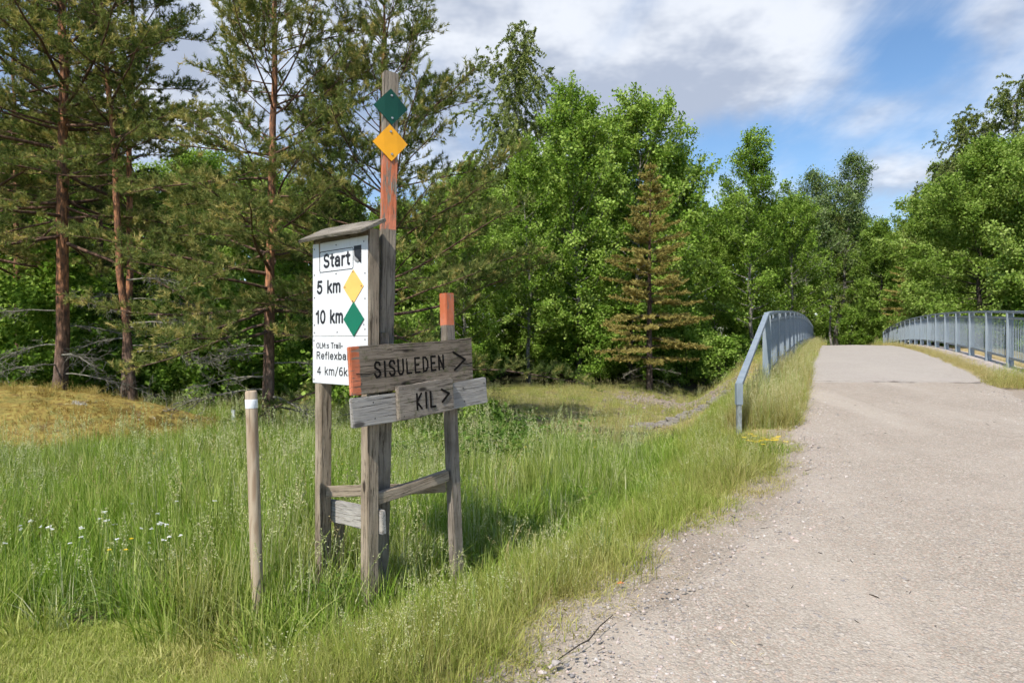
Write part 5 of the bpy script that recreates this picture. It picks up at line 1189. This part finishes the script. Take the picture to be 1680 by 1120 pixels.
# ---- flowers
M_PETAL = mat_plain('white_petal', (.78, .79, .74), .6, .2, var=.05); M_YPET = mat_plain('yellow_petal', (.80, .56, .01), .5, .2, var=.1)
M_STEM = mat_plain('flower_stem', (.10, .17, .04), .7, .2)
def flower_meshes(seed, white=True, h=.5):
    rng = np.random.default_rng(seed); tb = Tubes(); tb.add(curve_pts((0, 0, -.05), (rng.normal()*.1, rng.normal()*.1, 1), h, 5, (0, 0, 0), rng, .05), [.003, .0025, .002, .002, .0018], 4)
    top = tb.V[0][-4:].mean(0); V = []; F = []
    if white:                                  # flat umbel of tiny florets
        m = 14; r = .015*np.sqrt(rng.uniform(0, 1, m)); a = rng.uniform(0, 6.28, m); C = top + np.stack([r*np.cos(a), r*np.sin(a), .012 - r*.2 + rng.normal(size=m)*.002], 1); sz = .0055
    else: m = 6; a = np.arange(m)/m*6.28; C = top + np.stack([.010*np.cos(a), .010*np.sin(a), np.full(m, .006)], 1); sz = .009
    q = 0
    for c in C:
        V += [tuple(c)] + [tuple(c + np.array([sz*math.cos(k*1.2566), sz*math.sin(k*1.2566), .002])) for k in range(5)]; F += [(q, q + 1 + k, q + 1 + (k + 1) % 5) for k in range(5)]; q += 6
    hm = mesh_np('flower_head', V, F, smooth_=False); hm.materials.append(M_PETAL if white else M_YPET); sm = tb.mesh('stem'); sm.materials.append(M_STEM); return sm, hm
def flowers():
    rng = np.random.default_rng(31); wf = [flower_meshes(50 + i, True, .46 + .05*i) for i in range(3)]; yf = [flower_meshes(60 + i, False, .42 + .06*i) for i in range(2)]
    # bearings of the white umbels in the meadow
    spots = [(30, 845), (47, 858), (40, 875), (70, 855), (83, 850), (75, 875), (100, 880), (117, 862), (129, 903), (157, 898), (169, 913), (186, 870), (192, 873), (211, 872), (222, 826), (229, 862), (234, 848), (240, 845), (246, 848), (238, 852), (229, 885), (255, 860), (273, 799), (314, 828), (282, 860), (150, 850), (165, 830), (55, 895), (322, 870)]
    for (px, py) in spots:
        px += rng.normal()*14; py += rng.normal()*11; i = rng.integers(0, 3); hh = .46 + .05*i
        d = 4.6                                              # find the depth at which a stalk of this height shows at that bearing
        for _ in range(12):
            z = float(ground_z(lat(px, d), d)) + hh*.97; d = max(3.6, (EYE - z)*1120/(py - 560))
        r = empty('white_flower', (lat(px, d), d, float(ground_z(lat(px, d), d)))); r.rotation_euler = (rng.normal()*.12, rng.normal()*.12, rng.uniform(0, 6)); r.scale = (rng.uniform(.5, .95),)*2 + (rng.uniform(.85, 1.05),); tag(r, 'small white yarrow flower head standing in the meadow grass', 'flower', 'white flowers in the meadow')
        link('stem', wf[i][0], r); link('flower_head', wf[i][1], r)
    for (px, py) in [(220, 952), (203, 938), (182, 934), (249, 738), (268, 732), (865, 727), (974, 728), (560, 755), (350, 735)]:
        i = rng.integers(0, 2); hh = .42 + .06*i; d = 4.5
        for _ in range(12): z = float(ground_z(lat(px, d), d)) + hh*.97; d = max(3.6, min(9.5, (EYE - z)*1120/(py - 560)))
        r = empty('yellow_flower', (lat(px, d), d, float(ground_z(lat(px, d), d)))); r.rotation_euler = (0, 0, rng.uniform(0, 6)); r.scale = (.6, .6, 1); tag(r, 'single small yellow buttercup standing in the meadow grass', 'flower', 'buttercups in the meadow')
        link('stem', yf[i][0], r); link('flower_head', yf[i][1], r)
    # low clump of yellow flowers by the path edge
    x, y = lat(1250, 6.75), 6.75; z = float(ground_z(x, y)); root = empty('yellow_flower_clump', (x, y, z)); tag(root, 'low clump of bright yellow flowers at the edge of the path', 'flower clump')
    lv = gm('leaves', blades(170, .24, .15, .012, rng, .6, 2), F_BUSH); link('foliage', lv, root)
    sh = flower_meshes(70, False, .15)
    for k in range(20):
        o = link('flower_head', sh[1], root); o.location = (np.clip(rng.normal()*.10, -.2, .2), np.clip(rng.normal()*.09, -.2, .2), rng.uniform(-.02, .04)); o.scale = (1.5, 1.5, 1)
flowers()
def herbs():
    """grey-green thistle-like rosette by the verge and a fern behind the boards"""
    rng = np.random.default_rng(37)
    def rosette(n, h, w, name):
        Vs, Fs, Ts = blades(n, .05, h, w, rng, .75, 3, (.5, .2), .6); return gm(name, (Vs, Fs, Ts), F_SILVER)
    x, y = lat(985, 4.25), 4.25; r = empty('leafy_herb', (x, y, float(ground_z(x, y)))); tag(r, 'grey green leafy herb growing alone near the gravel edge', 'plant'); link('foliage', rosette(60, .24, .016, 'foliage'), r); tb = Tubes(); tb.add([(0, 0, -.05), (0, .01, .1), (.01, 0, .2)], [.005, .004, .002], 4); s = tb.mesh('stem'); s.materials.append(M_STEM); link('stem', s, r)
    x, y = lat(655, 8.6), 8.6; r = empty('fern', (x, y, float(ground_z(x, y)))); tag(r, 'bright green fern behind the tall post', 'fern')
    for k in range(9):
        az = k*.7 + rng.normal()*.2; p = curve_pts((0, 0, 0), (math.cos(az)*.5, math.sin(az)*.5, 1), .75, 10, (math.cos(az)*.9, math.sin(az)*.9, -1.4), rng, .02); C = []; Dd = []
        for i in range(60):
            f = .15 + .85*i/60; q = interp(p, f); t = nrm(interp(p, min(1, f + .02)) - interp(p, f - .03)); s = nrm(np.cross(t, [0, 0, 1.]))*(1 if i % 2 else -1); C.append(q + s*.07*(1.1 - f)); Dd.append(s)
        me = leaves_mesh('frond', np.array(C), np.linspace(.16, .03, 60), np.zeros((60, 3)), np.full(60, .75), .22, 1., .02, rng, np.array(Dd)); me.materials.append(F_ASPEN); link('frond', me, r)
herbs()
# ---- fallen stick and an orange leaf on the gravel
def stick():
    rng = np.random.default_rng(41); tb = Tubes(); pts = []
    for (px, d) in ((915, 2.78), (950, 2.90), (966, 2.95), (985, 3.07), (1005, 3.17)): pts.append((lat(px, d), d, max(float(ground_z(lat(px, d), d)), float(path_z(d))) + .018 + rng.uniform(0, .006)))
    o0 = np.array(pts[0]); tb.add(np.array(pts) - o0, [.002, .003, .0035, .003, .002], 6); me = tb.mesh('fallen_stick'); me.materials.append(B_DARK)
    tag(link('fallen_stick', me, loc=tuple(o0)), 'thin brown stick lying across the near gravel edge', 'stick')
    x, y = lat(1018, 3.58), 3.58; z = float(ground_z(x, y)) + .03; me = bpy.data.meshes.new('fallen_leaf'); me.from_pydata([(-.02, 0, 0), (0, .013, .008), (.022, 0, .002), (0, -.013, .006)], [], [(0, 3, 1), (1, 3, 2)]); me.update(); me.materials.append(mat_plain('orange_leaf', (.62, .16, .05), .7, .2))
    tag(link('fallen_leaf', me, loc=(x, y, z)), 'tiny orange leaf lying on the dry verge', 'leaf')
stick()
def litter():
    rng = np.random.default_rng(53); ps = []
    for i in range(4):
        tb = Tubes(); tb.add(curve_pts((-.5, 0, 0), (1, .1, .05), 1., 4, (0, .3, 0), rng, .15), [.05, .06, .05, .03], 4); me = tb.mesh('twig_bit'); me.materials.append(B_DARK if i < 3 else M_STRAW); ps.append(me)
    n = 520; y = 2.3 + 9*rng.uniform(0, 1, n)**1.6; u = rng.uniform(0, 1, n)**1.5; a = edge_l(y) - .5; b = np.minimum(edge_r(y), y*.8 + .3); x = a + (b - a)*u
    z = np.where(edge_l(y) - x > .03, ground_z(x, y) + .006, path_z(y) + .020); s = rng.uniform(.008, .035, n)*np.where(rng.uniform(0, 1, n) < .9, 1, 1.6)
    tag(scatter('litter', np.stack([x, y, z], 1), rng.integers(0, 4, n), rng.uniform(0, 6.28, n), s, ps), 'scattered bits of twig and bark on the gravel', 'litter', kind='stuff')
M_STRAW = mat_plain('straw_bit', (.50, .42, .28), .8, .2)
litter()
